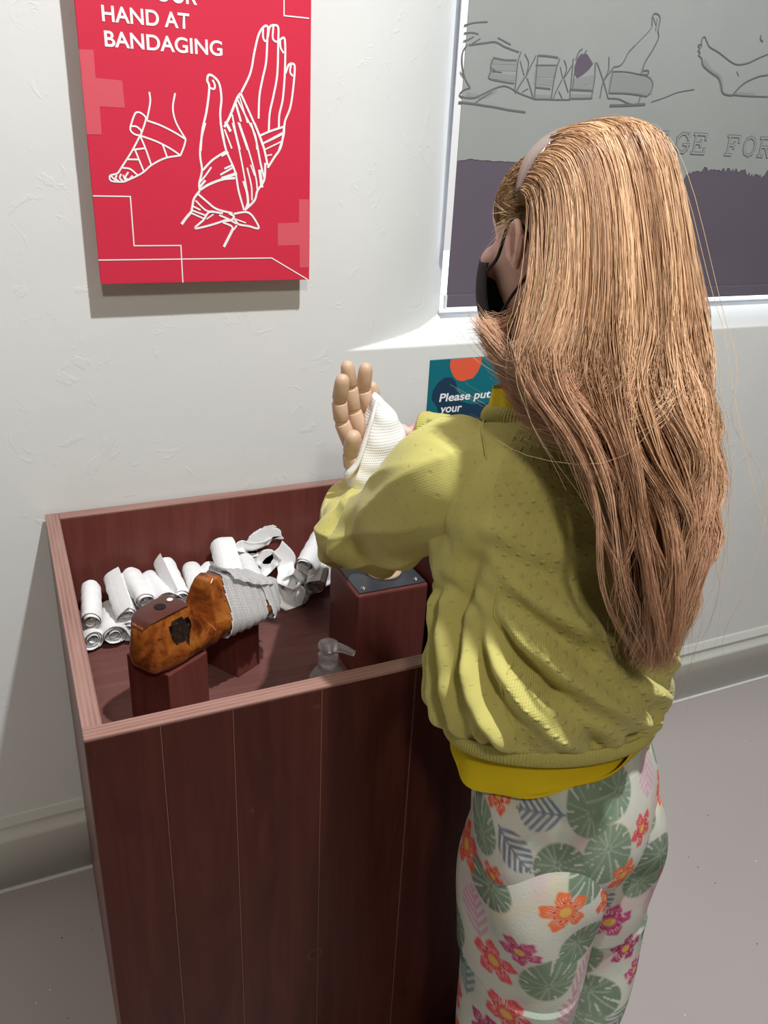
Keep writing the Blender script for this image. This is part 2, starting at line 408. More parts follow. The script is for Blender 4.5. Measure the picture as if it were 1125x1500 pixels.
bmesh.ops.delete(bm, geom=[v for v in bm.verts if not v.link_faces], context='VERTS')
me = bpy.data.meshes.new('wall_back'); bm.to_mesh(me); bm.free()
tag(link('wall_back', me, M['wall']), 'off-white uneven plaster wall with a splayed window recess', kind='structure')
def struct(name, lo, hi, m, label): return tag(box(name, lo, hi, m, bevel=0), label, kind='structure')
struct('floor', (X0 - .1, Y0 - .1, -.1), (X1 + .1, 0.0, 0), M['floor'], 'pinkish grey speckled vinyl floor')
struct('ceiling', (X0 - .1, Y0 - .1, ZC), (X1 + .1, .3, ZC + .1), M['ceil'], 'ceiling in darkened paint')
struct('wall_left', (X0 - .1, Y0, 0), (X0, .3, ZC), M['ceil'], 'side wall in darkened paint')
struct('wall_right', (X1, Y0, 0), (X1 + .1, .3, ZC), M['ceil'], 'far side wall in darkened paint')
struct('wall_front', (X0 - .1, Y0 - .1, 0), (X1 + .1, Y0, ZC), M['ceil'], 'wall behind the viewer in darkened paint')
# skirting board, an extruded profile
prof = [(0, 0), (-.020, 0), (-.020, .118), (-.0215, .121), (-.0215, .127), (-.018, .131), (-.013, .140), (-.0125, .150), (-.016, .154), (-.016, .158), (-.006, .164), (-.006, .170), (0, .172)]
Vb = np.array([[[x, y, z] for (y, z) in prof] for x in (X0, X1)])
sk = link('baseboard_back', grid_mesh('baseboard_back', Vb), M['trim'], smooth=False); tag(sk, 'moulded pale grey skirting board along the wall', kind='structure')
box('sealant_bead', (X0, -.026, .0), (X1, -.018, .005), M['edge'], sk, .0015)
# window behind the blind
wnd = empty('window_1', (1.65, WD, 1.07)); tag(wnd, 'painted window behind the roller blind', kind='structure')
box('glass_pane', (.80, WD + .05, 1.06), (2.30, WD + .054, 2.2), M['glass'], wnd, 0)
for (a, b, c, d) in ((.79, .822, 1.05, 2.25), (2.24, 2.3, 1.05, 2.25), (.8, 2.3, 1.045, 1.066), (.8, 2.3, 2.14, 2.2), (1.52, 1.56, 1.05, 2.2)):
    box('window_frame', (a, WD + .03, c), (b, WD + .075, d), M['frame'], wnd, .003)

# ------------------------------------------------------------------ flat print helpers
def ribbon_verts(P2, w, y):
    P = np.asarray(P2, float); T = np.gradient(P, axis=0); T /= np.linalg.norm(T, axis=1)[:, None] + 1e-9
    Nn = np.stack([-T[:, 1], T[:, 0]], -1); ww = (w if np.ndim(w) else np.full(len(P), w))[:, None] / 2
    A = P + Nn * ww; B = P - Nn * ww
    f = lambda Q: np.column_stack([Q[:, 0], np.full(len(Q), y), Q[:, 1]])
    return np.stack([f(A), f(B)], 1)
def strokes(name, lines, y, m, parent, smooth=True):
    """lines: list of (pixel polyline, width m)"""
    ms = []
    for li, L in enumerate(lines):
        pts, w = L[0], L[1]; sm = L[2] if len(L) > 2 else smooth
        y = y - 4e-6
        W = np.array([at(px, py, y=y)[[0, 2]] for px, py in pts])
        if sm and len(W) > 2:
            W = cr(W, 6 * len(W)); ms.append(grid_mesh(name, ribbon_verts(W, w, y)))
        else:
            for a, b in zip(W[:-1], W[1:]):
                d = nrm(b - a) * w / 2; ms.append(grid_mesh(name, ribbon_verts(np.array([a - d, b + d]), w, y)))
    return link(name, join_meshes(name, ms), m, parent, smooth=False)
def poly(name, pts, y, m, parent, world=False):
    P = [(p[0], y, p[1]) if world else tuple(at(*p, y=y)) for p in pts]
    me = bpy.data.meshes.new(name); bm = bmesh.new(); f = bm.faces.new([bm.verts.new(p) for p in P]); f.normal_update()
    if f.normal.y > 0: f.normal_flip()
    bmesh.ops.triangulate(bm, faces=[f]); bm.to_mesh(me); bm.free()
    return link(name, me, m, parent, smooth=False)
def text(name, s, x0, x1, z0, z1, y, m, parent, bold=.0, shear=0.0):
    cu = bpy.data.curves.new(name, 'FONT'); cu.body = s; cu.offset = bold; cu.shear = shear; cu.fill_mode = 'FRONT'
    t = bpy.data.objects.new(name, cu); COL.objects.link(t); dg = bpy.context.evaluated_depsgraph_get()
    me = bpy.data.meshes.new_from_object(t.evaluated_get(dg)); bpy.data.objects.remove(t)
    co = np.array([v.co[:] for v in me.vertices]); lo = co.min(0); hi = co.max(0)
    for v, c in zip(me.vertices, co):
        v.co = (x0 + (c[0] - lo[0]) / (hi[0] - lo[0]) * (x1 - x0), y, z0 + (c[1] - lo[1]) / (hi[1] - lo[1]) * (z1 - z0))
    return link(name, me, m, parent, smooth=False)

# ------------------------------------------------------------------ red poster on stand-offs
PY = -.036
pl, pr = .1404, .4752; pb = 1.1748; ptop = 1.655
post = empty('poster_board', (.31, 0, pb)); tag(post, 'red board with white line drawings of a bandaged hand and foot', 'poster')
pan = box('panel', (pl, PY, pb), (pr, PY + .006, ptop), M['red'], post, .0006, 1)
for x in (pl + .06, pr - .06):
    for z in (pb + .07, ptop - .07): link('stand_off', lathe_mesh('stand_off', [(.008, 0), (.008, .030)], (x, PY + .006, z), 16, (0, 1, 0)), M['edge'], post)
y1, y2 = PY - .0003, PY - .0006
def clampx(pts): return [(min(max(p[0], pl), pr), max(p[1], pb)) for p in pts]
def pw(px, py): p = at(px, py, y=y1); return (p[0], p[2])
# pale crosses
cx = [pw(113, 72), pw(137, 73), pw(140, 114), pw(179, 118), pw(183, 158), pw(146, 156), pw(149, 197), pw(127, 197)]
poly('pale_cross', clampx(cx), y1, M['redlight'], pan, True)
cx = [pw(453, 292), pw(438, 292), pw(438, 326), pw(407, 327), pw(407, 360), pw(439, 359), pw(439, 392), pw(453, 392)]
cx = [(pr if k in (0, 7) else p[0], p[1]) for k, p in enumerate(cx)]
poly('pale_cross', clampx(cx), y1, M['redlight'], pan, True)
# lettering
def tline(s, p0, p1, hpx):
    a = at(*p0, y=y2); b = at(*p1, y=y2); h = at(p0[0], p0[1] - hpx, y=y2)[2] - a[2]
    z = (a[2] + b[2]) / 2
    text('lettering', s, a[0], b[0], z, z + h, y2, M['white'], pan, .018)
tline('HAND AT', (150, 33), (278, 41), 24)
tline('BANDAGING', (154, 70), (326, 81), 24)
a = at(150, 33, y=y2); zb = (at(154, 70, y=y2)[2] + at(326, 81, y=y2)[2]) / 2; zh = (a[2] + at(278, 41, y=y2)[2]) / 2
xo = at(289, 5, y=y2)[0]; text('lettering', 'TRY YOUR', a[0], xo, zh + (zh - zb), zh + (zh - zb) + .0225, y2, M['white'], pan, .018)
def c1(pts): return [(260 + x * 200 / 1125, 20 + y * 200 / 1125) for x, y in pts]
def c2(pts): return [(250 + x * 200 / 1125, 180 + y * 200 / 1125) for x, y in pts]
def c3(pts): return [(100 + x * 200 / 1125, 100 + y * 200 / 1125) for x, y in pts]
w = .0027
hand = [(c1(p), w * k) for p, k in [
    ([(525, 650), (600, 490), (635, 310), (670, 170), (715, 105), (745, 115), (740, 220), (730, 400), (700, 540), (675, 680), (668, 865)], 1.1),
    ([(705, 120), (705, 190), (720, 225), (738, 220)], 1),
    ([(745, 190), (760, 110), (800, 95), (830, 115), (830, 230), (822, 500), (790, 680), (760, 820), (752, 970)], 1.1),
    ([(790, 105), (785, 200), (810, 230), (832, 225)], 1),
    ([(832, 230), (850, 210), (885, 220), (885, 470), (868, 700), (840, 830), (835, 940)], 1.1),
    ([(845, 215), (850, 280), (875, 325)], 1),
    ([(890, 490), (915, 425), (945, 412), (966, 440), (955, 600), (930, 770), (885, 890), (875, 1000), (835, 1130)], 1.1),
    ([(935, 420), (928, 480), (950, 515)], 1),
    ([(190, 1130), (205, 960), (240, 800), (262, 610), (245, 550), (258, 505), (300, 520), (345, 580), (362, 700), (352, 830), (368, 985), (400, 1125)], 1.15),
    ([(262, 610), (300, 620), (308, 590), (290, 545)], 1),
    ([(385, 935), (430, 850), (490, 700), (520, 655)], 1.3),
    ([(520, 655), (600, 830), (660, 970), (715, 1120)], 1.1), ([(490, 700), (560, 840), (640, 1000), (655, 1120)], .9),
    ([(480, 740), (520, 880)], 1.2), ([(450, 830), (480, 980), (515, 1120)], .9), ([(500, 900), (575, 1120)], .7),
    ([(400, 900), (432, 960)], 1.6), ([(390, 960), (445, 1105)], .9), ([(510, 680), (575, 895)], .7),
    ([(680, 1005), (760, 970), (880, 930)], 1.1), ([(690, 1075), (770, 1040), (870, 990)], .9), ([(725, 1118), (855, 1055)], .7)]]
hand += [(c2(p), w * k) for p, k in [
    ([(285, 0), (255, 120), (242, 260), (258, 390), (235, 500), (240, 560)], 1.1),
    ([(410, 0), (430, 90), (455, 220), (530, 400), (560, 560), (605, 720)], 1.1),
    ([(265, 390), (340, 310), (430, 250), (465, 235)], 1.1), ([(245, 550), (320, 505), (430, 465), (530, 455)], 1.3),
    ([(240, 490), (290, 430), (335, 365)], .9), ([(240, 530), (280, 480)], 1.2), ([(415, 425), (510, 370)], 1), ([(430, 455), (535, 420)], 1.6), ([(450, 375), (505, 350)], 1), ([(425, 270), (470, 245)], 1),
    ([(510, 0), (560, 200), (600, 400), (635, 620), (615, 720)], .9), ([(565, 0), (640, 220), (700, 440), (715, 560)], .9),
    ([(630, 370), (665, 520), (670, 640)], .9), ([(660, 0), (705, 150), (740, 330), (770, 450)], 1.1), ([(690, 0), (760, 180), (800, 350)], 1.2),
    ([(660, 350), (690, 430)], .7), ([(735, 400), (750, 520)], 1.8), ([(780, 330), (770, 470), (715, 560), (690, 640), (610, 720)], 1.2),
    ([(940, 0), (910, 190), (850, 290), (800, 370)], 1.2), ([(770, 165), (915, 85)], .9), ([(785, 215), (910, 155)], .7), ([(790, 270), (830, 262)], .7), ([(600, 480), (630, 580), (640, 690)], 1.4),
    ([(240, 560), (215, 590), (190, 630), (180, 680), (170, 735)], 1.2), ([(225, 585), (300, 650), (380, 710), (510, 745)], 1.1), ([(205, 640), (290, 720), (360, 730)], .9), ([(190, 690), (240, 715)], .9), ([(175, 720), (280, 760)], .9), ([(175, 745), (265, 785)], .9),
    ([(170, 735), (130, 780), (90, 835)], 1.5), ([(520, 750), (605, 735), (650, 745), (690, 790), (725, 868), (640, 850), (560, 835), (525, 790)], 1.1),
    ([(430, 745), (320, 735), (270, 800), (200, 868), (300, 850), (400, 820), (480, 790)], 1.1), ([(480, 745), (520, 770), (500, 800), (440, 810)], 1.2), ([(400, 760), (470, 790), (540, 830)], 1), ([(540, 795), (615, 822)], .7), ([(300, 790), (350, 755)], .7),
    ([(430, 820), (500, 850), (515, 880), (545, 845)], 1), ([(515, 870), (480, 940), (438, 1022)], 1.5)]]
strokes('hand_drawing', hand, y2, M['white'], pan)
w = .0024
foot = [(c3(p), w) for p in [
    [(668, 195), (675, 280), (648, 425)], [(880, 205), (862, 330), (890, 450), (968, 585)], [(648, 430), (760, 470), (870, 525), (968, 585)],
    [(968, 585), (955, 640), (925, 718)], [(595, 555), (720, 600), (830, 655), (925, 718)], [(925, 718), (800, 740), (690, 795), (620, 855), (560, 890), (460, 935)],
    [(460, 935), (400, 935), (350, 925), (345, 885), (405, 865), (440, 815), (520, 690), (592, 555)], [(592, 555), (640, 670), (685, 800)], [(540, 670), (625, 660)], [(550, 672), (590, 770), (625, 855)],
    [(490, 750), (575, 752)], [(445, 820), (510, 830), (572, 882)], [(780, 635), (815, 735)],
    [(512, 480), (550, 375), (590, 365), (635, 400), (635, 440), (605, 530)], [(512, 480), (515, 515), (550, 545), (595, 550), (600, 515), (560, 480), (515, 478)],
    [(355, 890), (385, 920)], [(400, 880), (390, 910), (415, 930)], [(435, 870), (425, 905), (450, 930)], [(495, 855), (470, 900), (500, 915), (530, 885)], [(455, 885), (470, 925)]]]
strokes('foot_drawing', foot, y2, M['white'], pan)
w = .0017
lines = [([(137, 287), (191, 288.5), (197, 360), (265, 360), (269, 415)], w), ([(145, 381), (398, 376.5), (450, 409)], w), ([(416, -6), (417, 23), (452, 27)], w)]
bl = []
for pts, ww in lines:
    q = [at(*p, y=y2) for p in pts]; q = [(min(max(p[0], pl + .0005), pr - .0005), max(p[2], pb + .0008)) for p in q]
    if len(pts) == 5:
        for i in (1,): q[i] = (q[i][0], q[0][1])
        q[2] = (q[1][0], q[2][1]); q[3] = (q[3][0], q[2][1]); q[4] = (q[3][0], q[4][1])
    elif pts[0][0] == 145: q[1] = (q[1][0], q[0][1])
    else: q[1] = (q[0][0], q[1][1]); q[2] = (q[2][0], q[1][1])
    for a, b in zip(q[:-1], q[1:]):
        a = np.array(a); b = np.array(b); d = nrm(b - a) * ww / 2; bl.append(grid_mesh('l', ribbon_verts(np.array([a - d, b + d]), ww, y2 - len(bl) * 4e-6)))
    link('printed_line', join_meshes('printed_line', bl), M['white'], pan, smooth=False); bl = []


# ------------------------------------------------------------------ roller blind in the window recess
BY = .095
def bw(px, py): p = at(px, py, y=BY - .002); return (p[0], p[2])
bx0 = .8115; bx1 = 2.26; bz0 = at(690, 449, y=BY)[2]; bzt = 2.12
bld = empty('roller_blind', (1.5, BY, bz0)); tag(bld, 'dark purple roller blind printed with a pencil drawing of a splinted leg', 'blind')
fab = box('blind_fabric', (bx0, BY, bz0 + .024), (bx1, BY + .002, bzt), M['blind'], bld, 0)
rail = box('bottom_bar', (bx0, BY - .003, bz0), (bx1, BY + .006, bz0 + .025), M['blind'], bld, .002)
box('end_cap', (bx0 - .0045, BY - .003, bz0 - .003), (bx0, BY + .006, bz0 + .025), M['alu'], bld, .001)
box('light_leak_strip', (bx0 - .014, BY + .0005, bz0 + .11), (bx0, BY + .0025, bzt), M['alu'], bld, 0)  # white strip: daylight leaking past the blind, put into its colour
link('roller_tube', tube_mesh('roller_tube', [(bx0, BY + .02, bzt), (bx1, BY + .02, bzt)], [.02, .02], 20), M['alu'], bld)
# printed sheet with a torn lower edge
torn = [(bx0, 236), ]
tp = [(665, 235), (690, 233), (720, 236), (750, 237), (780, 238), (850, 244), (930, 252), (985, 262), (1000, 263), (1010, 255), (1022, 252), (1032, 247), (1040, 250), (1052, 250), (1070, 249), (1090, 250), (1100, 256), (1112, 258), (1118, 259), (1126, 250)]
edge = [bw(*p) for p in tp]; edge[0] = (bx0, edge[0][1])
fine = []
rt = random.Random(4)
for (a, b) in zip(edge[:-1], edge[1:]):
    k = max(2, int((b[0] - a[0]) / .004)); rough = .0045 if a[0] > 1.25 else .0008
    for i in range(k): t = i / k; fine.append((a[0] + (b[0] - a[0]) * t, a[1] + (b[1] - a[1]) * t + rt.uniform(-1, 1) * rough))
x = edge[-1][0]
while x < bx1: fine.append((x, edge[-1][1] + rt.uniform(-1, 1) * .004)); x += .006
fine.append((bx1, edge[-1][1]))
sheet = poly('printed_sheet', fine + [(bx1, bzt - .01), (bx0, bzt - .01)], BY - .0008, M['paper'], bld, True)
yb = BY - .0014
def d5(pts): return [(650 + x * 250 / 1125, 10 + y * 250 / 1125) for x, y in pts]
def d6(pts): return [(880 + x * 245 / 1125, 10 + y * 245 / 1125) for x, y in pts]
w = .0016
pen = [(d5(p), w * k) for p, k in [
    ([(135, 122), (200, 105), (290, 98)], 1.4), ([(135, 172), (190, 170), (230, 180)], 1.4), ([(130, 225), (165, 215), (200, 195)], 1.2), ([(165, 252), (260, 240), (340, 232), (400, 262), (450, 282), (497, 298)], 1.8), ([(360, 205), (440, 248)], 1.5), ([(190, 240), (240, 210)], 1),
    ([(155, 250), (125, 300), (122, 380), (140, 470), (175, 535)], 1.6), ([(110, 430), (130, 460)], 1.2), ([(175, 535), (130, 550), (105, 580), (140, 598), (200, 600), (260, 575), (320, 545), (390, 522), (440, 535), (500, 570), (600, 608)], 1.6),
    ([(98, 628), (200, 640), (260, 650), (340, 662), (430, 680), (540, 695)], 2.2), ([(200, 640), (240, 610), (320, 560)], 1),
    ([(330, 335), (310, 390), (310, 430), (298, 470), (370, 490), (465, 505)], 1.6), ([(325, 335), (400, 350), (480, 352)], 1.8), ([(310, 400), (340, 420)], 1), ([(320, 425), (380, 430)], 1),
    ([(510, 295), (490, 360), (478, 470), (468, 560)], 1.5), ([(622, 318), (612, 430), (598, 605)], 1.5), ([(535, 310), (560, 370), (545, 450)], 1.5), ([(610, 320), (570, 400), (540, 465)], 1.5), ([(505, 360), (530, 450)], 1.2), ([(535, 465), (500, 520), (472, 570)], 1.6), ([(550, 470), (570, 530), (590, 605)], 1.6), ([(520, 560), (555, 540)], 1),
    ([(622, 320), (690, 325), (755, 335)], 2), ([(610, 385), (740, 385)], 1.5), ([(605, 530), (700, 540)], 1.8), ([(600, 608), (710, 610)], 1.8),
    ([(765, 340), (735, 440), (708, 610)], 1.8), ([(855, 340), (845, 450), (830, 612)], 1.6), ([(795, 350), (810, 410), (790, 470)], 1.5), ([(850, 380), (800, 460)], 1.5), ([(770, 400), (785, 470)], 1.2), ([(780, 480), (740, 560), (720, 610)], 1.5), ([(795, 480), (820, 560)], 1.5), ([(760, 560), (780, 600)], 1.3), ([(710, 612), (830, 612)], 1.5),
    ([(870, 350), (890, 300), (915, 275)], 1.6), ([(920, 320), (940, 290)], 1.6), ([(835, 545), (975, 552)], 2), ([(832, 605), (900, 605), (980, 602)], 1.8), ([(862, 440), (850, 535)], 1.2),
    ([(1000, 365), (995, 470), (975, 600)], 1.5), ([(1010, 365), (1050, 480), (1085, 605)], 1.6), ([(1090, 330), (1085, 420), (1050, 500), (1030, 600)], 1.6), ([(1118, 400), (1060, 480)], 1.5)]]
pen += [(d6(p), w * k) for p, k in [
    ([(85, 405), (130, 395), (160, 360), (185, 310), (230, 260)], 1.4), ([(230, 260), (300, 190), (345, 140)], .7), ([(345, 130), (350, 60), (375, 45), (400, 75), (385, 160)], 1.6), ([(355, 70), (370, 120)], 1), ([(380, 80), (370, 160)], 1), ([(385, 160), (388, 210), (350, 290), (300, 370), (272, 450)], 1.8),
    ([(75, 435), (150, 435), (220, 445), (320, 472), (350, 520), (335, 575), (310, 602)], 1.3), ([(60, 580), (180, 583), (310, 602)], 1.8), ([(80, 440), (55, 580)], 1.2), ([(50, 615), (120, 620), (190, 650), (245, 655), (268, 602)], 1.6), ([(60, 665), (180, 662), (300, 655)], 3), ([(340, 640), (430, 610), (520, 575), (630, 555)], 1), ([(55, 340), (55, 420)], 1), ([(285, 430), (320, 430), (315, 455), (275, 455)], 2),
    ([(1125, 318), (1050, 350), (990, 378), (920, 388), (870, 365), (800, 310), (735, 270), (715, 235), (700, 202), (680, 220), (678, 270)], 1.6), ([(678, 250), (655, 260), (668, 280), (655, 295), (670, 310), (658, 325), (680, 345)], 1.6),
    ([(680, 345), (690, 395), (740, 440), (790, 475), (808, 520), (820, 575), (850, 592), (890, 595)], 2.2), ([(1125, 458), (1060, 470), (980, 505), (930, 545), (890, 590)], 1.8), ([(890, 592), (980, 600), (1125, 605)], 1.6), ([(1080, 190), (1075, 215), (1092, 235)], 2.2), ([(915, 435), (930, 465)], .9)]]
strokes('leg_drawing', pen, yb, M['pencil'], sheet)
soft = [(d5(p), .0016 * k) for p, k in [([(320, 360), (470, 365)], 5), ([(320, 400), (470, 405)], 6), ([(310, 455), (465, 470)], 6), ([(620, 400), (735, 405)], 6), ([(615, 440), (725, 445)], 7), ([(610, 490), (710, 500)], 7), ([(870, 500), (975, 480)], 9), ([(870, 530), (975, 535)], 5), ([(610, 590), (700, 595)], 4), ([(850, 590), (970, 590)], 4), ([(150, 575), (260, 590), (350, 545)], 4)]]
soft += [(d6(p), .0016 * k) for p, k in [([(80, 460), (330, 490)], 6), ([(75, 500), (340, 520)], 8), ([(70, 550), (330, 565)], 8), ([(690, 360), (740, 430), (800, 480), (815, 560)], 6), ([(900, 585), (1030, 590)], 4)]]
tag(strokes('leg_shading', soft, yb + .0003, M['pencil_soft'], sheet), kind='stuff')
poly('torn_patch', d5([(862, 395), (880, 340), (905, 310), (945, 310), (970, 350), (985, 375), (960, 410), (920, 445), (880, 470), (862, 440)]), yb, M['blind'], sheet)
# outlined slab-serif lettering
G = {'B': [[(.12, 0), (.12, 1)], [(0, 1), (.55, 1), (.72, .88), (.72, .65), (.55, .53), (.12, .53)], [(.55, .53), (.78, .42), (.78, .14), (.6, 0), (0, 0)]],
     'A': [[(.02, 0), (.30, 0)], [(.62, 0), (.92, 0)], [(.14, 0), (.44, 1), (.30, 1)], [(.44, 1), (.54, 1), (.80, 0)], [(.24, .34), (.70, .34)]],
     'N': [[(0, 0), (.26, 0)], [(.12, 0), (.12, 1)], [(0, 1), (.16, 1), (.74, 0), (.74, 1)], [(.6, 1), (.88, 1)]],
     'D': [[(.12, 0), (.12, 1)], [(0, 1), (.5, 1), (.78, .75), (.78, .25), (.5, 0), (0, 0)]],
     'G': [[(.8, .7), (.8, .98)], [(.78, .78), (.6, .98), (.35, .98), (.1, .75), (.1, .25), (.35, .02), (.6, .02), (.8, .2), (.8, .42)], [(.55, .42), (.9, .42)]],
     'E': [[(.12, 0), (.12, 1)], [(.8, .76), (.8, 1), (0, 1)], [(.8, .24), (.8, 0), (0, 0)], [(.12, .52), (.5, .52)], [(.5, .38), (.5, .66)]],
     'F': [[(.12, 0), (.12, 1)], [(.8, .72), (.8, 1), (0, 1)], [(.12, .52), (.5, .52)], [(.5, .38), (.5, .66)], [(0, 0), (.36, 0)]],
     'O': [[(.45, 1), (.2, .9), (.08, .65), (.08, .35), (.2, .1), (.45, 0), (.7, .1), (.82, .35), (.82, .65), (.7, .9), (.45, 1)]],
     'R': [[(.12, 0), (.12, 1)], [(0, 0), (.32, 0)], [(0, 1), (.55, 1), (.72, .88), (.72, .62), (.55, .5), (.12, .5)], [(.45, .5), (.72, 0), (.92, 0)]]}
ga = at(961, 223, y=yb); pitch = at(1012, 226, y=yb)[0] - at(986.5, 225, y=yb)[0]; gh = at(1010, 198, y=yb)[2] - at(1010, 226, y=yb)[2]
zb = (at(972, 223, y=yb)[2] + at(1110, 228, y=yb)[2]) / 2
def slab(lw, y, m, i0, i1):
    ms = []
    for k, ch in enumerate('BANDAGE FOR'):
        if ch == ' ' or not i0 <= k < i1: continue
        ox = ga[0] + (k - 4) * pitch
        for pl_ in G[ch]:
            q = [np.array((ox + px * pitch * .86, zb + pz * gh)) for px, pz in pl_]
            for a, b in zip(q[:-1], q[1:]):
                d = nrm(b - a) * lw / 2; y = y - 4e-6; ms.append(grid_mesh('g', ribbon_verts(np.array([a - d, b + d]), lw, y)))
    return link('lettering', join_meshes('lettering', ms), m, sheet, smooth=False)
for i0, i1 in ((0, 7), (8, 11)): slab(.0062, yb, M['pencil'], i0, i1); slab(.0034, yb - .0004, M['paper'], i0, i1)

# ------------------------------------------------------------------ teal notice on the wall
ny = -.0035
sx0 = at(627.5, 575, y=ny)[0]; sz1 = at(630, 528, y=ny)[2]; sx1 = sx0 + .235; sz0 = sz1 - .166
nt = empty('notice_board', (sx0 + .1, 0, sz0)); tag(nt, 'teal notice with navy and orange blobs and white lettering, behind the girl', 'sign')
npn = box('panel', (sx0, ny, sz0), (sx1, 0.001, sz1), M['teal'], nt, .0005, 1)
poly('navy_blob', [(max(at(*p, y=ny)[0], sx0), at(*p, y=ny - .0003)[2]) for p in [(632, 585), (634, 572), (642, 560), (652, 553), (662, 553), (668, 560), (670, 572), (674, 588), (690, 592), (720, 590), (760, 592), (760, 640), (627, 640), (627, 624), (636, 618), (643, 608), (640, 596)]], ny - .0003, M['navy'], npn, True)
ob = []
for k in range(28):
    a = 2 * PI * k / 28; ob.append((sx0 + .073 + .030 * math.cos(a) + .010 * (k < 10 or k > 22), min(sz1 - .0003, sz1 - .012 + .030 * math.sin(a) + .004 * math.cos(2 * a))))
poly('orange_blob', ob, ny - .0003, M['orange'], npn, True)
yn = ny - .0006
def sline(s, p0, p1, hpx):
    a = at(*p0, y=yn); b = at(*p1, y=yn); h = at(p0[0], p0[1] - hpx, y=yn)[2] - a[2]
    text('lettering', s, a[0], b[0], a[2] - .22 * h * any(c in 'pyg' for c in s), a[2] + h, yn, M['white'], npn, .02, .12)
sline('Please put', (643, 590), (718, 584), 13)
sline('your', (644, 607), (676, 604), 10)
sline('b', (635, 627), (641, 627), 13)

# ================================================================== THE CABINET
cx0, cx1, cy0, cy1, cz = .018, .592, -.622, -.009, .795
T = .022; FZ = .59
cab = empty('open_top_cabinet', ((cx0 + cx1) / 2, (cy0 + cy1) / 2, 0)); tag(cab, 'dark red-brown stained wooden cabinet with an open tray top', 'cabinet')
rt_ = .004
box('side_panel', (cx0, cy0 + T, 0.0), (cx0 + T, cy1, cz - rt_), M['wood_in'], cab, .0008)
box('side_panel', (cx1 - T, cy0 + T, 0.0), (cx1, cy1, cz - rt_), M['wood_in'], cab, .0008)
box('back_panel', (cx0 + T, cy1 - T, 0.0), (cx1 - T, cy1, cz - rt_), M['wood_in'], cab, .0008)
box('front_panel', (cx0, cy0 + .010, 0.0), (cx1, cy0 + T, cz - rt_), M['wood_in'], cab, .0008)
box('tray_floor', (cx0 + T, cy0 + T, FZ - .02), (cx1 - T, cy1 - T, FZ), M['wood_fl'], cab, .0005)
ex = [cx0, .099, .181, .290, .416, cx1]
for a, b in zip(ex[:-1], ex[1:]): box('plank', (a + .0006, cy0, 0.0), (b - .0006, cy0 + .0098, cz - rt_), M['wood_z'], cab, .0008)
for a in ex[1:-1]: box('scuffed_joint', (a - .0006, cy0 - .0001, 0.0), (a + .0004, cy0 + .005, cz - rt_), M['joint'], cab, 0)
box('rim_strip', (cx0, cy0 + T, cz - rt_), (cx0 + T, cy1, cz), M['ply_y'], cab, .0012)
box('rim_strip', (cx1 - T, cy0 + T, cz - rt_), (cx1, cy1, cz), M['ply_y'], cab, .0012)
box('rim_strip', (cx0, cy0, cz - rt_), (cx1, cy0 + T, cz), M['ply_x'], cab, .0012)
box('rim_strip', (cx0 + T, cy1 - T, cz - rt_), (cx1 - T, cy1, cz), M['ply_x'], cab, .0012)
# fixings: two posts under the shoe last, one block under the wooden hand
LA = nrm([.85, .53, 0]); LS = np.array([-LA[1], LA[0], 0]); UP = np.array([0, 0, 1.0])
def post(corner, la, ls, ztop):
    bm = bmesh.new(); bmesh.ops.create_cube(bm, size=1)
    for v in bm.verts:
        p = np.array([corner[0], corner[1], FZ]) + LA * la * (v.co.x + .5) + LS * ls * (v.co.y + .5) + UP * (ztop - FZ) * (v.co.z + .5); v.co = p
    bmesh.ops.bevel(bm, geom=bm.edges[:], offset=.002, segments=2, affect='EDGES', profile=.5)
    me = bpy.data.meshes.new('post'); bm.to_mesh(me); bm.free(); link('post', me, M['wood_in'], cab, smooth=False)
post(at(247, 990, z=.702), .075, .088, .702)
post(at(346, 905, z=.704), .052, .072, .704)
bx = (.443, .566, -.366, -.242); BZ = .75
blk = box('display_block', (bx[0], bx[2], FZ), (bx[1], bx[3], BZ), M['wood_in'], cab, .005, 3)
plt = box('metal_plate', (bx[0] + .004, bx[2] + .004, BZ), (bx[1] - .004, bx[3] - .004, BZ + .0025), M['plate'], blk, .001)
for sx in (bx[0] + .016, bx[1] - .016):
    for sy in (bx[2] + .016, bx[3] - .016):
        link('screw', lathe_mesh('screw', [(.0048, 0), (.0048, .0009), (.0036, .0014), (.0016, .0012), (.0012, .0004), (0, .0004)], (sx, sy, BZ + .0025), 14), M['screw'], blk)

# ------------------------------------------------------------------ shoe last
LO = np.array([.098, -.376, .702]) - LS * .014
lsec = np.array([  # s, half width, bottom, top, top width factor
    (.000, .010, .016, .062, .6), (.004, .020, .008, .076, .62), (.012, .028, .002, .083, .62), (.030, .034, .0, .086, .60), (.055, .036, .0, .086, .60), (.078, .035, .001, .085, .60),
    (.088, .035, .001, .072, .68), (.100, .035, .002, .054, .80), (.112, .036, .003, .036, .92), (.117, .036, .003, .029, .95), (.119, .036, .003, .040, .92), (.122, .037, .004, .062, .76), (.125, .0375, .004, .082, .60), (.129, .038, .004, .095, .48), (.137, .039, .004, .100, .40),
    (.160, .041, .003, .090, .40), (.185, .044, .001, .073, .50), (.210, .045, .0, .058, .60), (.235, .042, .001, .047, .66), (.255, .033, .004, .038, .70), (.268, .019, .009, .030, .7), (.273, .006, .014, .024, .7)])
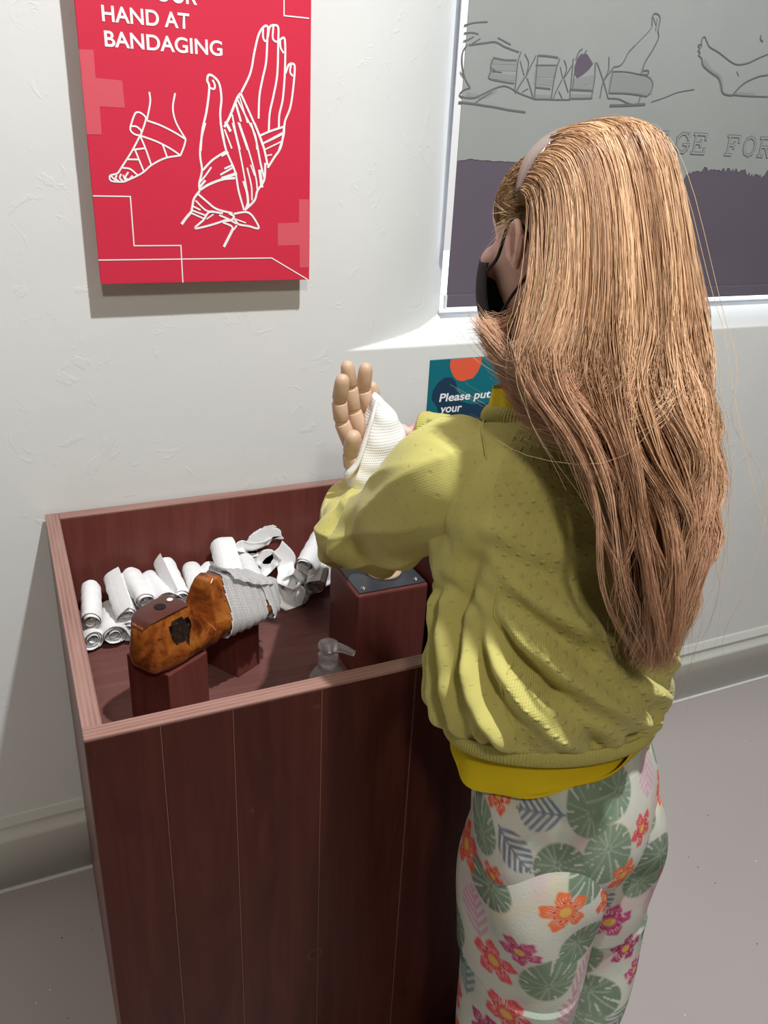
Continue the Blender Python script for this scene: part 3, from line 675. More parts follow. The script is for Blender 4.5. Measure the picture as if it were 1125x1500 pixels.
def last_ring(row, grow=0.0, n=40):
    s, hw, zb, zt, tw = row; hw += grow; zb -= grow; zt += grow; H = zt - zb
    half = np.array([(0, 0), (.62, 0), (.88, .05), (.99, .16), (1.0, .32), (.5 * (1 + tw) + .02, .62), (tw + .04, .88), (tw * .93, .97), (tw * .6, 1.0), (0, 1.0)])
    pts = np.vstack([half * [hw, H], (half[1:-1] * [-hw, H])[::-1]]); pts[:, 1] += zb
    cl = cr(np.vstack([pts, pts[:1]]), n + 1)[:-1]
    return LO + LA * s + cl[:, :1] * (-LS) + cl[:, 1:] * UP
def last_grid(s0, s1, n, grow):
    ss = np.linspace(s0, s1, n); tab = np.column_stack([ss] + [np.interp(ss, lsec[:, 0], lsec[:, k]) for k in range(1, 5)])
    return np.array([last_ring(r, grow if np.isscalar(grow) else grow[i]) for i, r in enumerate(tab)])
sl = empty('shoe_last', LO); tag(sl, 'varnished orange-brown wooden shoe last with a notch and dark heel top', 'shoe last')
ss = np.concatenate([np.linspace(0, .012, 6), np.linspace(.016, .076, 10), np.linspace(.078, .115, 12), np.linspace(.117, .137, 21), np.linspace(.145, .273, 28)])
tab = np.column_stack([ss] + [np.interp(ss, lsec[:, 0], lsec[:, k]) for k in range(1, 5)])
me = grid_mesh('last_body', np.array([last_ring(r) for r in tab]), closed_u=True, cap0=True, cap1=True)
me.materials.append(M['last']); me.materials.append(M['last_cut'])
body = link('last_body', me, None, sl)
for p in me.polygons:
    c = np.array(p.center) - LO; s = c @ LA
    if .117 < s < .1292 and np.array(p.normal) @ LA < -.45: p.material_index = 1
# dark cap on the heel, with a drilled hole, and the stamped maker's patch
ring = np.array([last_ring((s, np.interp(s, lsec[:, 0], lsec[:, 1]), 0, np.interp(s, lsec[:, 0], lsec[:, 3]), .60)) for s in (.012, .079)])
cap = []
for s in np.linspace(.003, .0785, 12):
    hw = np.interp(s, lsec[:, 0], lsec[:, 1]) * .66; cap.append([LO + LA * s + LS * k * hw + UP * (np.interp(s, lsec[:, 0], lsec[:, 3]) + .0018 - .002 * abs(k)**3) for k in (1, .6, 0, -.6, -1)])
link('heel_cap', grid_mesh('heel_cap', np.array(cap)), M['last_dark'], sl)
hc = LO + LA * .046 + UP * .0882
link('drilled_hole', lathe_mesh('drilled_hole', [(.0085, .0), (.0078, .0004), (0, .0004)], hc, 20), M['hole'], sl)
link('nail_head', lathe_mesh('nail_head', [(.005, 0), (.004, .0006), (0, .0007)], LO + LA * .068 + LS * .004 + UP * .0880, 12), M['edge'], sl)
def last_side(s, h, off=.0006):
    """point on the near flank of the heel block"""
    r = tuple(np.interp(s, lsec[:, 0], lsec[:, k]) for k in range(1, 5)); ring = last_ring((s,) + r, off, 80)
    z = LO[2] + r[1] + h * (r[2] - r[1]); cand = ring[[(q - LO) @ LS < 0 for q in ring]]
    i = np.argmin(abs(cand[:, 2] - z)); return cand[i]
pe = [(.038, .60, .78), (.042, .50, .82), (.050, .47, .84), (.056, .50, .84), (.060, .42, .83), (.064, .36, .83), (.068, .50, .82), (.073, .58, .80), (.076, .66, .74)]
pp = np.array([[last_side(s, h, .0007) for h in np.linspace(a, b, 7)] for s, a, b in cr(np.array(pe), 24)])
link('stamped_patch', grid_mesh('stamped_patch', pp), M['stamp'], sl)
link('side_hole', lathe_mesh('side_hole', [(.0025, 0), (.002, .0006), (0, .0006)], last_side(.105, .22, .0004), 10, -LS), M['hole'], sl)

# gauze wound around the front of the last
gz = empty('last_bandage', LO + LA * .15); tag(gz, 'white gauze bandage wound around the toe of the shoe last', 'bandage')
def wrap(name, s0, s1, grow, keep, n=44, ridge=.0012, seed=0):
    base = last_grid(s0, s1, n, grow)                  # (rows, ring, 3)
    k = np.arange(base.shape[0])[:, None]; j = np.arange(base.shape[1])[None]
    cen = base.mean(1, keepdims=True); d = base - cen; d /= np.linalg.norm(d, axis=2, keepdims=True)
    rr = ridge * np.sin(k * .9 + np.sin(j * .157) * 2.0) + .0012 * fbm(base, seed, 70, 2)
    V = base + d * rr[..., None]
    bm = bmesh.new(); vs = {}; ul = bm.loops.layers.uv.new('uv')
    R, Cc = V.shape[:2]
    for a in range(R - 1):
        for b in range(Cc):
            b2 = (b + 1) % Cc
            if not keep(a / (R - 1), b / Cc): continue
            f = []
            for (p, q) in ((a, b), (a, b2), (a + 1, b2), (a + 1, b)):
                if (p, q) not in vs: vs[(p, q)] = bm.verts.new(V[p, q])
                f.append(vs[(p, q)])
            fc = bm.faces.new(f)
            for lp, (p, q) in zip(fc.loops, ((a, b), (a, b + 1), (a + 1, b + 1), (a + 1, b))): lp[ul].uv = (q * .0047, p / (R - 1) * (s1 - s0))
    bmesh.ops.solidify(bm, geom=bm.faces[:], thickness=.0016); bmesh.ops.recalc_face_normals(bm, faces=bm.faces)
    me = bpy.data.meshes.new(name); bm.to_mesh(me); bm.free(); return link(name, me, M['net_fine'], gz)
# ring parameter: 0 bottom, then the near (camera) flank, .5 top, then the far flank
wrap('winding', .136, .226, .0034, lambda t, r: t > .20 * (.5 + .5 * math.cos(2 * PI * (r - .5))) and t < .72 + .28 * math.sin(PI * r), ridge=.0010, seed=1)
wrap('winding', .185, .281, .0080, lambda t, r: not (r < .33 and t < .52 - r * .55) and t > .12 * math.cos(PI * (r - .5)), ridge=.0016, seed=2)
wrap('winding', .160, .262, .0120, lambda t, r: .33 < r < .93 and t > .30 * abs(r - .6) and t < .96 - .5 * abs(r - .6), ridge=.0014, seed=5)

# ------------------------------------------------------------------ rolled bandages
def roll_mesh(seed, R=.0185, L=.078):
    rg = np.random.default_rng(seed); turns = 4.6; n = int(turns * 22); nl = 15
    th = np.linspace(0, turns * 2 * PI, n); r = .0022 + (R - .0022) * (th / th[-1])**.85
    r = r * (1 + .05 * np.sin(th * 2.0 + rg.random() * 6) + .03 * np.sin(th * 3 + rg.random() * 6))
    tail = rg.uniform(.004, .016); k = np.clip((th - th[-1] + .7) / .7, 0, 1); r = r + k**2 * tail * .5
    x = np.linspace(-.5, .5, nl) * L
    V = np.zeros((n, nl, 3))
    for j, xx in enumerate(x):
        e = abs(xx) / (L / 2)
        wob = .0016 * np.sin(th * 1.3 + rg.random() * 6) * e**3
        ends = np.sign(xx) * e**6 * (.003 * np.sin(th * .61 + seed) + .0035 * (th / th[-1] - .5))
        rr = r * (1 - .06 * e**8) + wob * .5 + .0005 * rg.normal(size=n) * .3 + .0006 * np.sin(xx * 300 + th)
        V[:, j] = np.stack([xx + ends, rr * np.cos(th), rr * np.sin(th) * .96], -1)
    me = grid_mesh('rolled_bandage', V); return me
rolls = [roll_mesh(s, R, L) for s, R, L in ((1, .0215, .086), (2, .0200, .080), (3, .0220, .088), (4, .0205, .082))]
for r in rolls:
    r.materials.append(M['gauze']); r.polygons.foreach_set('use_smooth', [True] * len(r.polygons))
rspec = [
    ((133, 929), (119, 898), .613, 'white gauze roll lying lowest at the far left of the tray'),
    ((130, 897), (129, 846), .645, 'white gauze roll standing against the left wall of the tray, leftmost of the upper row'),
    ((158, 894), (152, 862), .615, 'small white gauze roll wedged low between the two leftmost rolls'),
    ((179, 878), (162, 826), .645, 'white gauze roll with a crinkled top, second of the upper row from the left'),
    ((184, 907), (206, 878), .613, 'white gauze roll lying on the tray floor just left of the shoe heel'),
    ((203, 851), (181, 812), .665, 'tall smooth white gauze roll, third of the upper row from the left'),
    ((227, 843), (207, 816), .662, 'short white gauze roll, fourth of the upper row from the left'),
    ((254, 850), (231, 802), .662, 'white gauze roll with a torn upper end, fifth of the upper row from the left'),
    ((277, 836), (265, 806), .668, 'fat white gauze roll showing just above the notch of the shoe last'),
    ((302, 838), (292, 803), .660, 'white gauze roll half hidden behind the top of the shoe last'),
    ((322, 822), (311, 779), .685, 'upright white gauze roll rising highest behind the shoe last'),
    ((352, 816), (338, 788), .672, 'white gauze roll with a frayed end beside the looped bandage'),
    ((220, 878), (214, 862), .622, 'white gauze roll tucked under the upper row above the heel of the last'),
    ((437, 815), (463, 769), .672, 'white gauze roll leaning right towards the girl\'s sleeve'),
    ((458, 850), (470, 800), .632, 'white gauze roll beside the display block, under the girl\'s elbow'),
    ((262, 872), (250, 850), .615, 'white gauze roll at the bottom of the pile behind the shoe last'),
    ((300, 868), (300, 850), .615, 'white gauze roll on the tray floor hidden mostly behind the shoe last'),
]
for k, (p1, p2, z1, lab) in enumerate(rspec):
    me = rolls[k % 4]; Lr = .084
    A = at(*p1, z=z1); d = nrm(at(*p2, y=-.05) - CAM); oc = CAM - A; b = oc @ d; c = oc @ oc - Lr * Lr; disc = b * b - c
    Bp = CAM + d * (-b + math.sqrt(max(disc, 0)))
    ax = nrm(Bp - A); Bp = A + ax * Lr
    if Bp[1] > -.052: 
        sh = Bp[1] + .052; A = A - np.array([0, sh, 0]); Bp = Bp - np.array([0, sh, 0])
    e1 = nrm(np.cross(ax, [0, 0, 1])); e2 = np.cross(e1, ax); a = 1.7 * k
    f1 = e1 * math.cos(a) + e2 * math.sin(a); f2 = np.cross(ax, f1)
    o = bpy.data.objects.new('rolled_bandage', me); COL.objects.link(o)
    mid = (A + Bp) / 2
    o.matrix_world = Matrix([[ax[i], f1[i], f2[i], mid[i]] for i in range(3)] + [[0, 0, 0, 1]])
    tag(o, lab, 'bandage', 'rolled gauze bandages in the tray')

def crumple(name, pts, width, seed, label, n=120, m=19):
    width *= 1.45
    rg = np.random.default_rng(seed); P = cr(np.array(pts), n); T_, N_, B_ = frames(P)
    s = np.linspace(0, 1, n); tw = 1.3 * np.sin(s * 6 + seed) + .4 * np.sin(s * 11 + 2 * seed)
    u = np.linspace(-.5, .5, m)
    side = np.cos(tw)[:, None] * N_ + np.sin(tw)[:, None] * B_; up = np.cross(T_, side)
    wv = width * (.8 + .2 * np.sin(s * 13 + seed))[:, None]
    V = P[:, None] + side[:, None] * (u * wv)[..., None] + up[:, None] * (.009 * np.sin(u * 5 + 2.5 * np.sin(s * 7 + seed)[:, None]) + .0016 * np.sin(u * 16 + s[:, None] * 14))[..., None]
    V += .0020 * np.stack([fbm(V, seed + k, 55, 1) for k in range(3)], -1)
    V[..., 2] = np.maximum(V[..., 2], FZ + .003); V[..., 1] = np.minimum(V[..., 1], cy1 - T - .004)
    o = link(name, grid_mesh(name, V), M['gauze']); sm = o.modifiers.new('thick', 'SOLIDIFY'); sm.thickness = .0012
    return tag(o, label, 'bandage', 'loose gauze bandages in the tray')
def A_(px, py, z): return at(px, py, z=z)
crumple('loose_bandage', [A_(362, 812, .68), A_(358, 780, .70), A_(376, 766, .715), A_(392, 762, .715), A_(388, 785, .70), A_(372, 800, .69), A_(356, 805, .68), A_(372, 830, .65)], .034, 3, 'white gauze bandage curled into an open loop above the shoe last')
crumple('loose_bandage', [A_(392, 800, .67), A_(412, 815, .65), A_(420, 840, .63), A_(412, 862, .61), A_(430, 880, .60), A_(442, 858, .61), A_(428, 840, .63), A_(418, 865, .605), A_(436, 884, .60)], .040, 8, 'crumpled white gauze strip trailing on the tray floor right of the shoe toe')
crumple('loose_bandage', [A_(470, 800, .66), A_(452, 820, .64), A_(440, 838, .63), A_(462, 850, .62), A_(476, 838, .63), A_(455, 830, .64), A_(466, 855, .61), A_(448, 862, .605)], .040, 12, 'loosely bundled white gauze beside the display block')
crumple('loose_bandage', [A_(336, 800, .67), A_(352, 790, .685), A_(364, 806, .67), A_(348, 822, .66), A_(384, 818, .66), A_(400, 834, .64)], .034, 15, 'ruffled white gauze lying between the upright roll and the looped bandage')
crumple('loose_bandage', [A_(148, 915, .60), A_(165, 908, .60), A_(185, 920, .598), A_(205, 905, .60), A_(215, 890, .605)], .030, 21, 'flat tail of white gauze lying under the left rolls')

# ------------------------------------------------------------------ pump bottle
bc = at(481, 948, z=.742); bc = np.array([bc[0], bc[1], FZ + .0005])
pb_ = empty('pump_bottle', bc); tag(pb_, 'clear plastic pump bottle standing just behind the front rim', 'bottle')
H = .742 - FZ
link('bottle_body', lathe_mesh('bottle_body', [(.004, 0), (.027, .001), (.029, .006), (.029, H - .062), (.026, H - .048), (.017, H - .036), (.0125, H - .032), (.0125, H - .028)], bc, 32), M['clear'], pb_)
link('collar', lathe_mesh('collar', [(.0135, H - .031), (.0145, H - .030), (.0145, H - .012), (.0135, H - .0105), (.008, H - .010)], bc, 32), M['clear'], pb_)
nd = nrm(at(522, 958, z=.742) - at(481, 948, z=.742))
ph = join_meshes('pump_head', [lathe_mesh('a', [(.007, H - .011), (.007, H - .004), (.0135, H - .003), (.0148, H + .001), (.014, H + .006), (.010, H + .009), (0, H + .010)], bc, 28),
     tube_mesh('b', [bc + UP * (H + .003) + nd * .006, bc + UP * (H + .003) + nd * .022, bc + UP * (H - .001) + nd * .040], [.0075, .006, .0042], 14, 10)])
link('pump_head', ph, M['clear'], pb_)
link('dip_tube', tube_mesh('dip_tube', [bc + UP * .004, bc + UP * (H - .012)], [.002, .002], 8), M['clear'], pb_)

# ------------------------------------------------------------------ wooden mannequin hand
wb = at(562, 838, z=BZ + .0025)
wh = empty('wooden_hand', wb); tag(wh, 'jointed pale wooden mannequin hand standing on the dark plate', 'mannequin hand')
link('base_disc', lathe_mesh('base_disc', [(.029, 0), (.029, .004), (.027, .006), (.020, .0065)], wb, 36), M['beech'], wh)
wr = at(547, 735, hd=1.165)
link('forearm', tube_mesh('forearm', [wb + UP * .003, wb * .6 + wr * .4 + np.array([0, 0, .0]), wr * .85 + wb * .15, wr], [.022, .021, .020, .021], 24, 16), M['beech'], wh)
pc = [at(546, 728, hd=1.165), at(541, 700, hd=1.165), at(535, 668, hd=1.165), at(530, 642, hd=1.17)]
palm = tube_mesh('palm', pc, [.022, .030, .034, .030], 28, 14, ell=.55); 
# the palm's broad axis runs from the thumb side to the little finger side
def palm_mesh():
    tab = cr(np.column_stack([pc, [.024, .031, .035, .033]]), 16); th = np.linspace(0, 2 * PI, 28, endpoint=False)
    wide = nrm(at(553, 640, hd=1.195) - at(508, 640, hd=1.15)); ax = nrm(pc[-1] - pc[0]); thick = np.cross(ax, wide)
    V = tab[:, None, :3] + (np.sign(np.cos(th)) * abs(np.cos(th))**.75)[None, :, None] * wide * tab[:, 3][:, None, None] + (np.sign(np.sin(th)) * abs(np.sin(th))**.8)[None, :, None] * thick * .45 * tab[:, 3][:, None, None]
    return grid_mesh('palm', V, closed_u=True, cap0=True, cap1=True)
bpy.data.meshes.remove(palm); link('palm', palm_mesh(), M['beech'], wh)
def finger(js, r):
    """js: (px, py, hd) from knuckle to tip; each phalanx a turned segment with a ball joint"""
    P = [at(a, b, hd=h) for a, b, h in js]
    fo = None
    for k in range(len(P) - 1):
        a, b = P[k], P[k + 1]; d = nrm(b - a); L = np.linalg.norm(b - a); tip = k == len(P) - 2
        prof = [(r * .3, .0026), (r * .93, .0030), (r, .0045), (r * 1.01, L * .5)] + ([(r * .96, L - .012), (r * .86, L - .0065), (r * .66, L - .0028), (r * .36, L - .0007), (0, L)] if tip else [(r, L - .004), (r * .93, L - .0026), (r * .3, L - .0022)])
        seg = link('finger_segment', lathe_mesh('finger_segment', prof, a, 22, d), M['beech'], wh)
        link('ball_joint', ellipsoid_mesh('ball_joint', a, (r * .86,) * 3, seg=16), M['beech'], wh)
        r *= .97
finger([(514, 652, 1.150), (500, 617, 1.145), (497, 587, 1.140), (503, 549, 1.128)], .0115)
finger([(531, 640, 1.165), (518, 601, 1.162), (513, 566, 1.158), (508, 529, 1.150)], .0113)
finger([(544, 637, 1.185), (538, 600, 1.183), (532, 570, 1.178), (537, 532, 1.168)], .0113)
finger([(557, 642, 1.200), (553, 606, 1.200), (548, 583, 1.195), (545, 560, 1.188)], .0098)
finger([(516, 684, 1.135), (514, 664, 1.125), (519, 632, 1.112)], .0125)

# bandage on the wooden hand
hb = empty('hand_bandage', at(545, 735, hd=1.16)); tag(hb, 'white open-weave bandage wrapped diagonally over the wooden hand', 'bandage')
rows = [((531, 740), (563, 742), .024), ((517, 720), (577, 716), .028), ((507, 694), (588, 688), .030), ((519, 676), (597, 662), .029), ((533, 648), (590, 634), .026), ((543, 614), (575, 606), .020), ((551, 585), (558, 583), .010)]
rt2 = cr(np.array([[*l, *r, t] for l, r, t in rows]), 60); th = np.linspace(0, 2 * PI, 96, endpoint=False)
view = nrm(at(545, 680, hd=1.0) - CAM); Vb = np.zeros((60, 96, 3)); Ub = np.zeros((60, 97, 2))
for i, (lx, ly, rx, ry, t) in enumerate(rt2):
    a = at(lx, ly, hd=1.150); b = at(rx, ry, hd=1.185); c = (a + b) / 2; w_ = (b - a) / 2; dp = nrm(np.cross(np.cross(w_, [view[0], view[1], 0]), w_))
    cc, sn = np.cos(th), np.sin(th)
    P = c + (np.sign(cc) * abs(cc)**.85)[:, None] * w_ - sn[:, None] * dp * t
    Vb[i] = P; Ub[i, :, 0] = np.linspace(0, 2 * PI, 97) * .032; Ub[i, :, 1] = i * .0027
cen = Vb.mean(1, keepdims=True); dd = Vb - cen; dd /= np.linalg.norm(dd, axis=2, keepdims=True) + 1e-9
ph_ = np.arange(60)[:, None] * .35 + np.sin(th)[None] * 2.2
Vb += dd * (.0009 * np.sin(ph_ * 1.7) + .0012 * fbm(Vb, 9, 60, 2))[..., None]
hw_ = link('wrap', grid_mesh('wrap', Vb, closed_u=True, uv=Ub, cap1=True), M['net'], hb); sm = hw_.modifiers.new('thick', 'SOLIDIFY'); sm.thickness = .0012
ep = [at(552, 584, hd=1.14), at(545, 612, hd=1.128), at(535, 645, hd=1.122), at(524, 676, hd=1.118), at(512, 692, hd=1.120), at(506, 694, hd=1.135)]
link('folded_edge', tube_mesh('folded_edge', ep, [.003, .005, .006, .007, .008, .006], 14, 40, ell=.55), M['gauze'], hb)
tl = cr(np.array([at(592, 655, hd=1.19), at(604, 646, hd=1.20), at(616, 638, hd=1.205), at(628, 632, hd=1.21)]), 20); Tt, Nt, Bt = frames(tl); u = np.linspace(-1, 1, 9)
Vt = tl[:, None] + UP * (u * .016)[None, :, None] + np.array(view)[None, None] * (.005 * np.sin(u * 3 + np.linspace(0, 4, 20)[:, None]))[..., None]
tb = link('tail', grid_mesh('tail', Vt), M['gauze'], hb); sm = tb.modifiers.new('thick', 'SOLIDIFY'); sm.thickness = .0016

# ================================================================== THE GIRL
az = math.radians(-18); BF = np.array([math.sin(az), math.cos(az), 0]); BL = np.array([-math.cos(az), math.sin(az), 0]); BO = np.array([.520, -.765, 0])
def B(l, f, z): return BO + BL * l + BF * f + UP * z
ah = math.radians(-13); hf0 = np.array([math.sin(ah), math.cos(ah), 0]); HL = np.array([-math.cos(ah), math.sin(ah), 0])
tilt = math.radians(17); HF = hf0 * math.cos(tilt) - UP * math.sin(tilt); HU = hf0 * math.sin(tilt) + UP * math.cos(tilt)
HC = at(832, 330, hd=.88)
def Hd(l, f, u): return HC + HL * l + HF * f + HU * u
HAX = np.array([HL, HF, HU])

# arm paths (shoulder, elbow, wrist)
LARM = [(770, 690, .81, .030), (715, 696, .805, .056), (668, 710, .815, .067), (610, 738, .87, .062), (562, 770, .92, .050), (530, 787, .96, .0455), (513, 784, 1.005, .0445), (506, 766, 1.09, .040), (512, 744, 1.185, .037), (535, 722, 1.25, .033), (566, 690, 1.265, .028)]
larm = np.array([[*at(a, b, hd=h), r] for a, b, h, r in LARM])
rs = B(-.115, .065, 1.065)
rarm = np.array([[*B(-.045, .060, 1.06), .030], [*B(-.085, .062, 1.062), .055], [*rs, .062], [*(rs + BF * .09 + np.array([0, 0, -.05])), .056], [*at(800, 700, hd=1.05), .048], [*at(745, 665, hd=1.13), .042], [*at(690, 655, hd=1.19), .035], [*at(650, 634, hd=1.205), .029], [*at(624, 631, hd=1.21), .027]])

# ---- body: one continuous skin surface (union of tapered limbs, remeshed)
pieces = []
def ell(c, r, axes=None): pieces.append(ellipsoid_mesh('e', c, r, axes, 28))
def cap_(path, radii, n=14, sides=18):
    pieces.append(tube_mesh('c', path, radii, sides, n)); pieces.append(ellipsoid_mesh('e', path[0], (radii[0],) * 3, seg=16)); pieces.append(ellipsoid_mesh('e', path[-1], (radii[-1],) * 3, seg=16))
ell(Hd(0, -.014, .010), (.068, .082, .066), HAX); ell(Hd(0, .026, -.030), (.056, .060, .078), HAX); ell(Hd(0, .052, -.090), (.028, .026, .021), HAX); ell(Hd(0, .032, .018), (.056, .043, .046), HAX)
cap_([Hd(0, .083, .005), Hd(0, .096, -.016), Hd(0, .098, -.032)], [.007, .008, .010], 6); ell(Hd(.011, .088, -.034), (.007, .009, .006), HAX); ell(Hd(-.011, .088, -.034), (.007, .009, .006), HAX)
for s in (1, -1):
    ell(Hd(s * .030, .070, -.022), (.022, .016, .018), HAX)
    # ear: rim, lobe and shell
    ths = np.linspace(-.6, 2 * PI - 1.3, 18); e0 = Hd(s * .075, -.006, -.014)
    path = [e0 + HU * (.0175 * math.cos(t)) - HF * (.0115 * math.sin(t) + .003 * math.cos(t)) + HL * s * (.005 + .009 * max(math.sin(t), 0)) for t in ths]
    cap_(path, [.0036] * len(path), 30, 10); ell(e0 - HF * .002 + HL * s * .002, (.0035, .010, .0165), HAX); ell(e0 - HU * .019 + HF * .004 + HL * s * .004, (.0045, .006, .007), HAX)
cap_([B(0, .065, 1.09), Hd(0, -.030, -.075), Hd(0, -.020, -.03)], [.045, .041, .045], 10)
cap_([B(0, 0, .70), B(0, .01, .82), B(0, .03, .95), B(0, .055, 1.05)], [.085, .080, .080, .072], 16, 24)
cap_([B(.085, .068, 1.05), B(-.085, .065, 1.05)], [.040, .040])
def arm(A): cap_(A[:, :3], np.clip(A[:, 3] * .62, .019, .04), 30, 16)
arm(larm); arm(rarm)
for s in (1, -1):
    cap_([B(s * .052, -.035, .70), B(s * .060, -.045, .40), B(s * .064, -.056, .22), B(s * .062, -.056, .07)], [.062, .048, .042, .032], 24, 20)
    cap_([B(s * .062, -.065, .045), B(s * .068, .015, .035), B(s * .072, .075, .028)], [.030, .030, .022], 10)
def hand(wrist, direc, palm_n, spread, bend):
    """palm, four unequal bent fingers and a thumb leaving the side of the palm"""
    d = nrm(direc); nn = nrm(palm_n - d * np.dot(palm_n, d)); sd = np.cross(d, nn)
    c = wrist + d * .040
    ell(wrist + d * .034, (.028, .036, .012), np.array([sd, d, nn])); ell(wrist + d * .048, (.030, .024, .0115), np.array([sd, d, nn]))
    for k, (off, L) in enumerate(((-.021, .050), (-.007, .058), (.008, .054), (.021, .043))):
        a = wrist + d * .062 + sd * off; p = [a]; ang = 0
        for q, ln in enumerate((.42, .32, .26)):
            ang += bend * (.7 + .25 * q); dr = d * math.cos(ang) + nn * math.sin(ang) + sd * off * spread; p.append(p[-1] + nrm(dr) * L * ln)
        cap_(p, [.0078, .0073, .0068, .0058], 10, 10)
    a = wrist + d * .018 - sd * .022
    cap_([a, a + d * .020 - sd * .016 + nn * .008, a + d * .040 - sd * .016 + nn * .018, a + d * .054 - sd * .010 + nn * .024], [.0115, .0095, .0085, .0066], 10, 10)
hand(at(616, 634, hd=1.215), at(590, 643, hd=1.235) - at(616, 634, hd=1.215), nrm(CAM - at(600, 640, hd=1.2)) * .4 - UP * .6, 3, .35)
hand(at(568, 680, hd=1.248), at(604, 655, hd=1.235) - at(568, 680, hd=1.248), nrm(CAM - at(600, 660, hd=1.2)), 3, .35)
raw = join_meshes('person', pieces)
tmp = bpy.data.objects.new('tmp', raw); COL.objects.link(tmp)
md = tmp.modifiers.new('r', 'REMESH'); md.mode = 'VOXEL'; md.voxel_size = .0034; md.use_smooth_shade = True
ms_ = tmp.modifiers.new('s', 'SMOOTH'); ms_.factor = .5; ms_.iterations = 3
dg = bpy.context.evaluated_depsgraph_get(); dg.update()
bm_ = bpy.data.meshes.new_from_object(tmp.evaluated_get(dg)); bpy.data.objects.remove(tmp); bm_.name = 'person'; bm_.materials.clear()
girl = link('person', bm_, M['skin'])
tag(girl, 'girl with long fair hair, lime cardigan and floral trousers, wrapping the wooden hand', 'person')
for s in (1, -1):
    e = link('eye', ellipsoid_mesh('eye', Hd(s * .026, .060, -.003), (.0105,) * 3, seg=18), M['eye'], girl)
    link('iris', ellipsoid_mesh('iris', Hd(s * .026, .0685, -.0045), (.0048, .003, .0048), HAX, 14), M['iris'], e)

# ---- trousers with a painted-flower print
def sdf_leaf(u, v, L, W):
    t = np.clip((v + .5 * L) / L, 0, 1); return np.abs(u) - W * np.sin(PI * t**.75) * (1 - .15 * t), t
def blend(col, mask, c): col += mask[..., None] * (np.array(c) - col)
def ss_(x, a, b): t = np.clip((x - a) / (b - a), 0, 1); return t * t * (3 - 2 * t)
def floral(u, v, umax, seed):
    rg = np.random.default_rng(seed); col = np.ones(u.shape + (3,)) * np.array([.62, .62, .55])
    P = np.stack([u, v], -1)
    blend(col, .55 * ss_(fbm(P, seed + 1, 55, 3), .1, .7), (.42, .56, .47)); blend(col, .5 * ss_(fbm(P, seed + 2, 60, 3), .2, .8), (.70, .58, .36)); blend(col, .45 * ss_(fbm(P, seed + 4, 60, 3), .25, .8), (.66, .42, .46))
    vmin, vmax = v.min(), v.max(); step = .055; items = []; last = {}
    nv = int((vmax - vmin) / step) + 1; nu = int(round(umax / step))
    for i in range(nv):
        for j in range(nu): items.append((((j + .5 * (i % 2)) * umax / nu + rg.uniform(-.010, .010)) % umax, vmin + (i + .5) * step + rg.uniform(-.010, .010), [0, 2, 1, 5, 4, 2, 3, 5][(i * 3 + j * 5 + int(rg.integers(0, 2))) % 8]))
    def local(x, y, ang):
        du = (u - x + umax / 2) % umax - umax / 2; dv = v - y; c, s = math.cos(ang), math.sin(ang); return du * c + dv * s, -du * s + dv * c
    order = {1: 0, 4: 1, 0: 2, 3: 2, 2: 3, 5: 3}
    for x, y, k in sorted(items, key=lambda q: order[q[2]]):
        ang = rg.uniform(0, 6.28); a, b = local(x, y, ang); r = np.hypot(a, b); th = np.arctan2(b, a)
        if k in (0, 3):                                    # split leaf
            L = .035 * rg.uniform(.9, 1.15); rad = L * (.80 + .35 * np.cos(th) ** 2 * (np.cos(th) < 0) - .10 * np.cos(th)); notch = np.abs(np.sin(th * 4.5 + .4 * r / L)) < .22
            lf = ss_(rad - r, -.0005, .0025) * (1 - .85 * (notch & (r > .52 * L) & (np.abs(b) > .004)))
            blend(col, lf * .92, np.array([.155, .225, .155]) * rg.uniform(.85, 1.25)); blend(col, lf * .6 * ss_(fbm(P, seed + 11, 130, 2), -.1, .6), (.24, .31, .23))
            vein = np.maximum(1 - ss_(np.abs(b), .0004, .0018), (1 - ss_(r * np.abs(np.sin(th * 4.5 + PI / 2)) / 4.5, .0003, .0013)) * .8); blend(col, .65 * lf * vein * (r > .002), (.45, .52, .40))
        elif k in (1, 4):                                  # fern frond, pink or teal
            L = .060; t = (a / L + .5); c_ = (.62, .26, .42) if k == 1 else (.03, .20, .19)
            if k == 4 and rg.random() < .25: c_ = (.03, .075, .20)
            lob = 1 - ss_(np.abs(((t * 6 + np.abs(b) / .010) % 1) - .5), .20, .36); wid = .021 * np.sin(PI * np.clip(t, 0, 1)) ** .6 * (1.2 - .5 * t)
            fr = np.maximum(lob * ss_(wid - np.abs(b), -.001, .002) * (t > 0) * (t < 1), (1 - ss_(np.abs(b), .0004, .0018)) * (t > -.05) * (t < 1)); blend(col, .72 * fr, np.array(c_) * rg.uniform(.85, 1.2))
        else:                                              # hibiscus
            R = .024 * rg.uniform(.8, 1.2); pet = np.abs(np.cos(2.5 * th)); rad = R * (.42 + .58 * pet ** .6) + .0012 * np.sin(13 * th)
            mk = ss_(rad - r, -.0008, .0022); c_ = [(.78, .10, .03), (.42, .03, .16), (.72, .08, .10), (.80, .16, .05), (.50, .05, .20)][rg.integers(0, 5)]
            blend(col, mk * .95, c_); blend(col, mk * .7 * (np.abs(np.sin(17 * th)) < .45) * ss_(r / R, .25, .5) * (1 - ss_(r / R, .55, .85)), (.82, .62, .55)); blend(col, ss_(.28 * R - r, 0, .002), (.75, .45, .12))
            blend(col, .9 * ((np.abs(r - .45 * R) < .0012) & (np.abs(np.sin(5 * th)) < .35)), (.35, .02, .05))
    return np.clip(col, 0, 1)
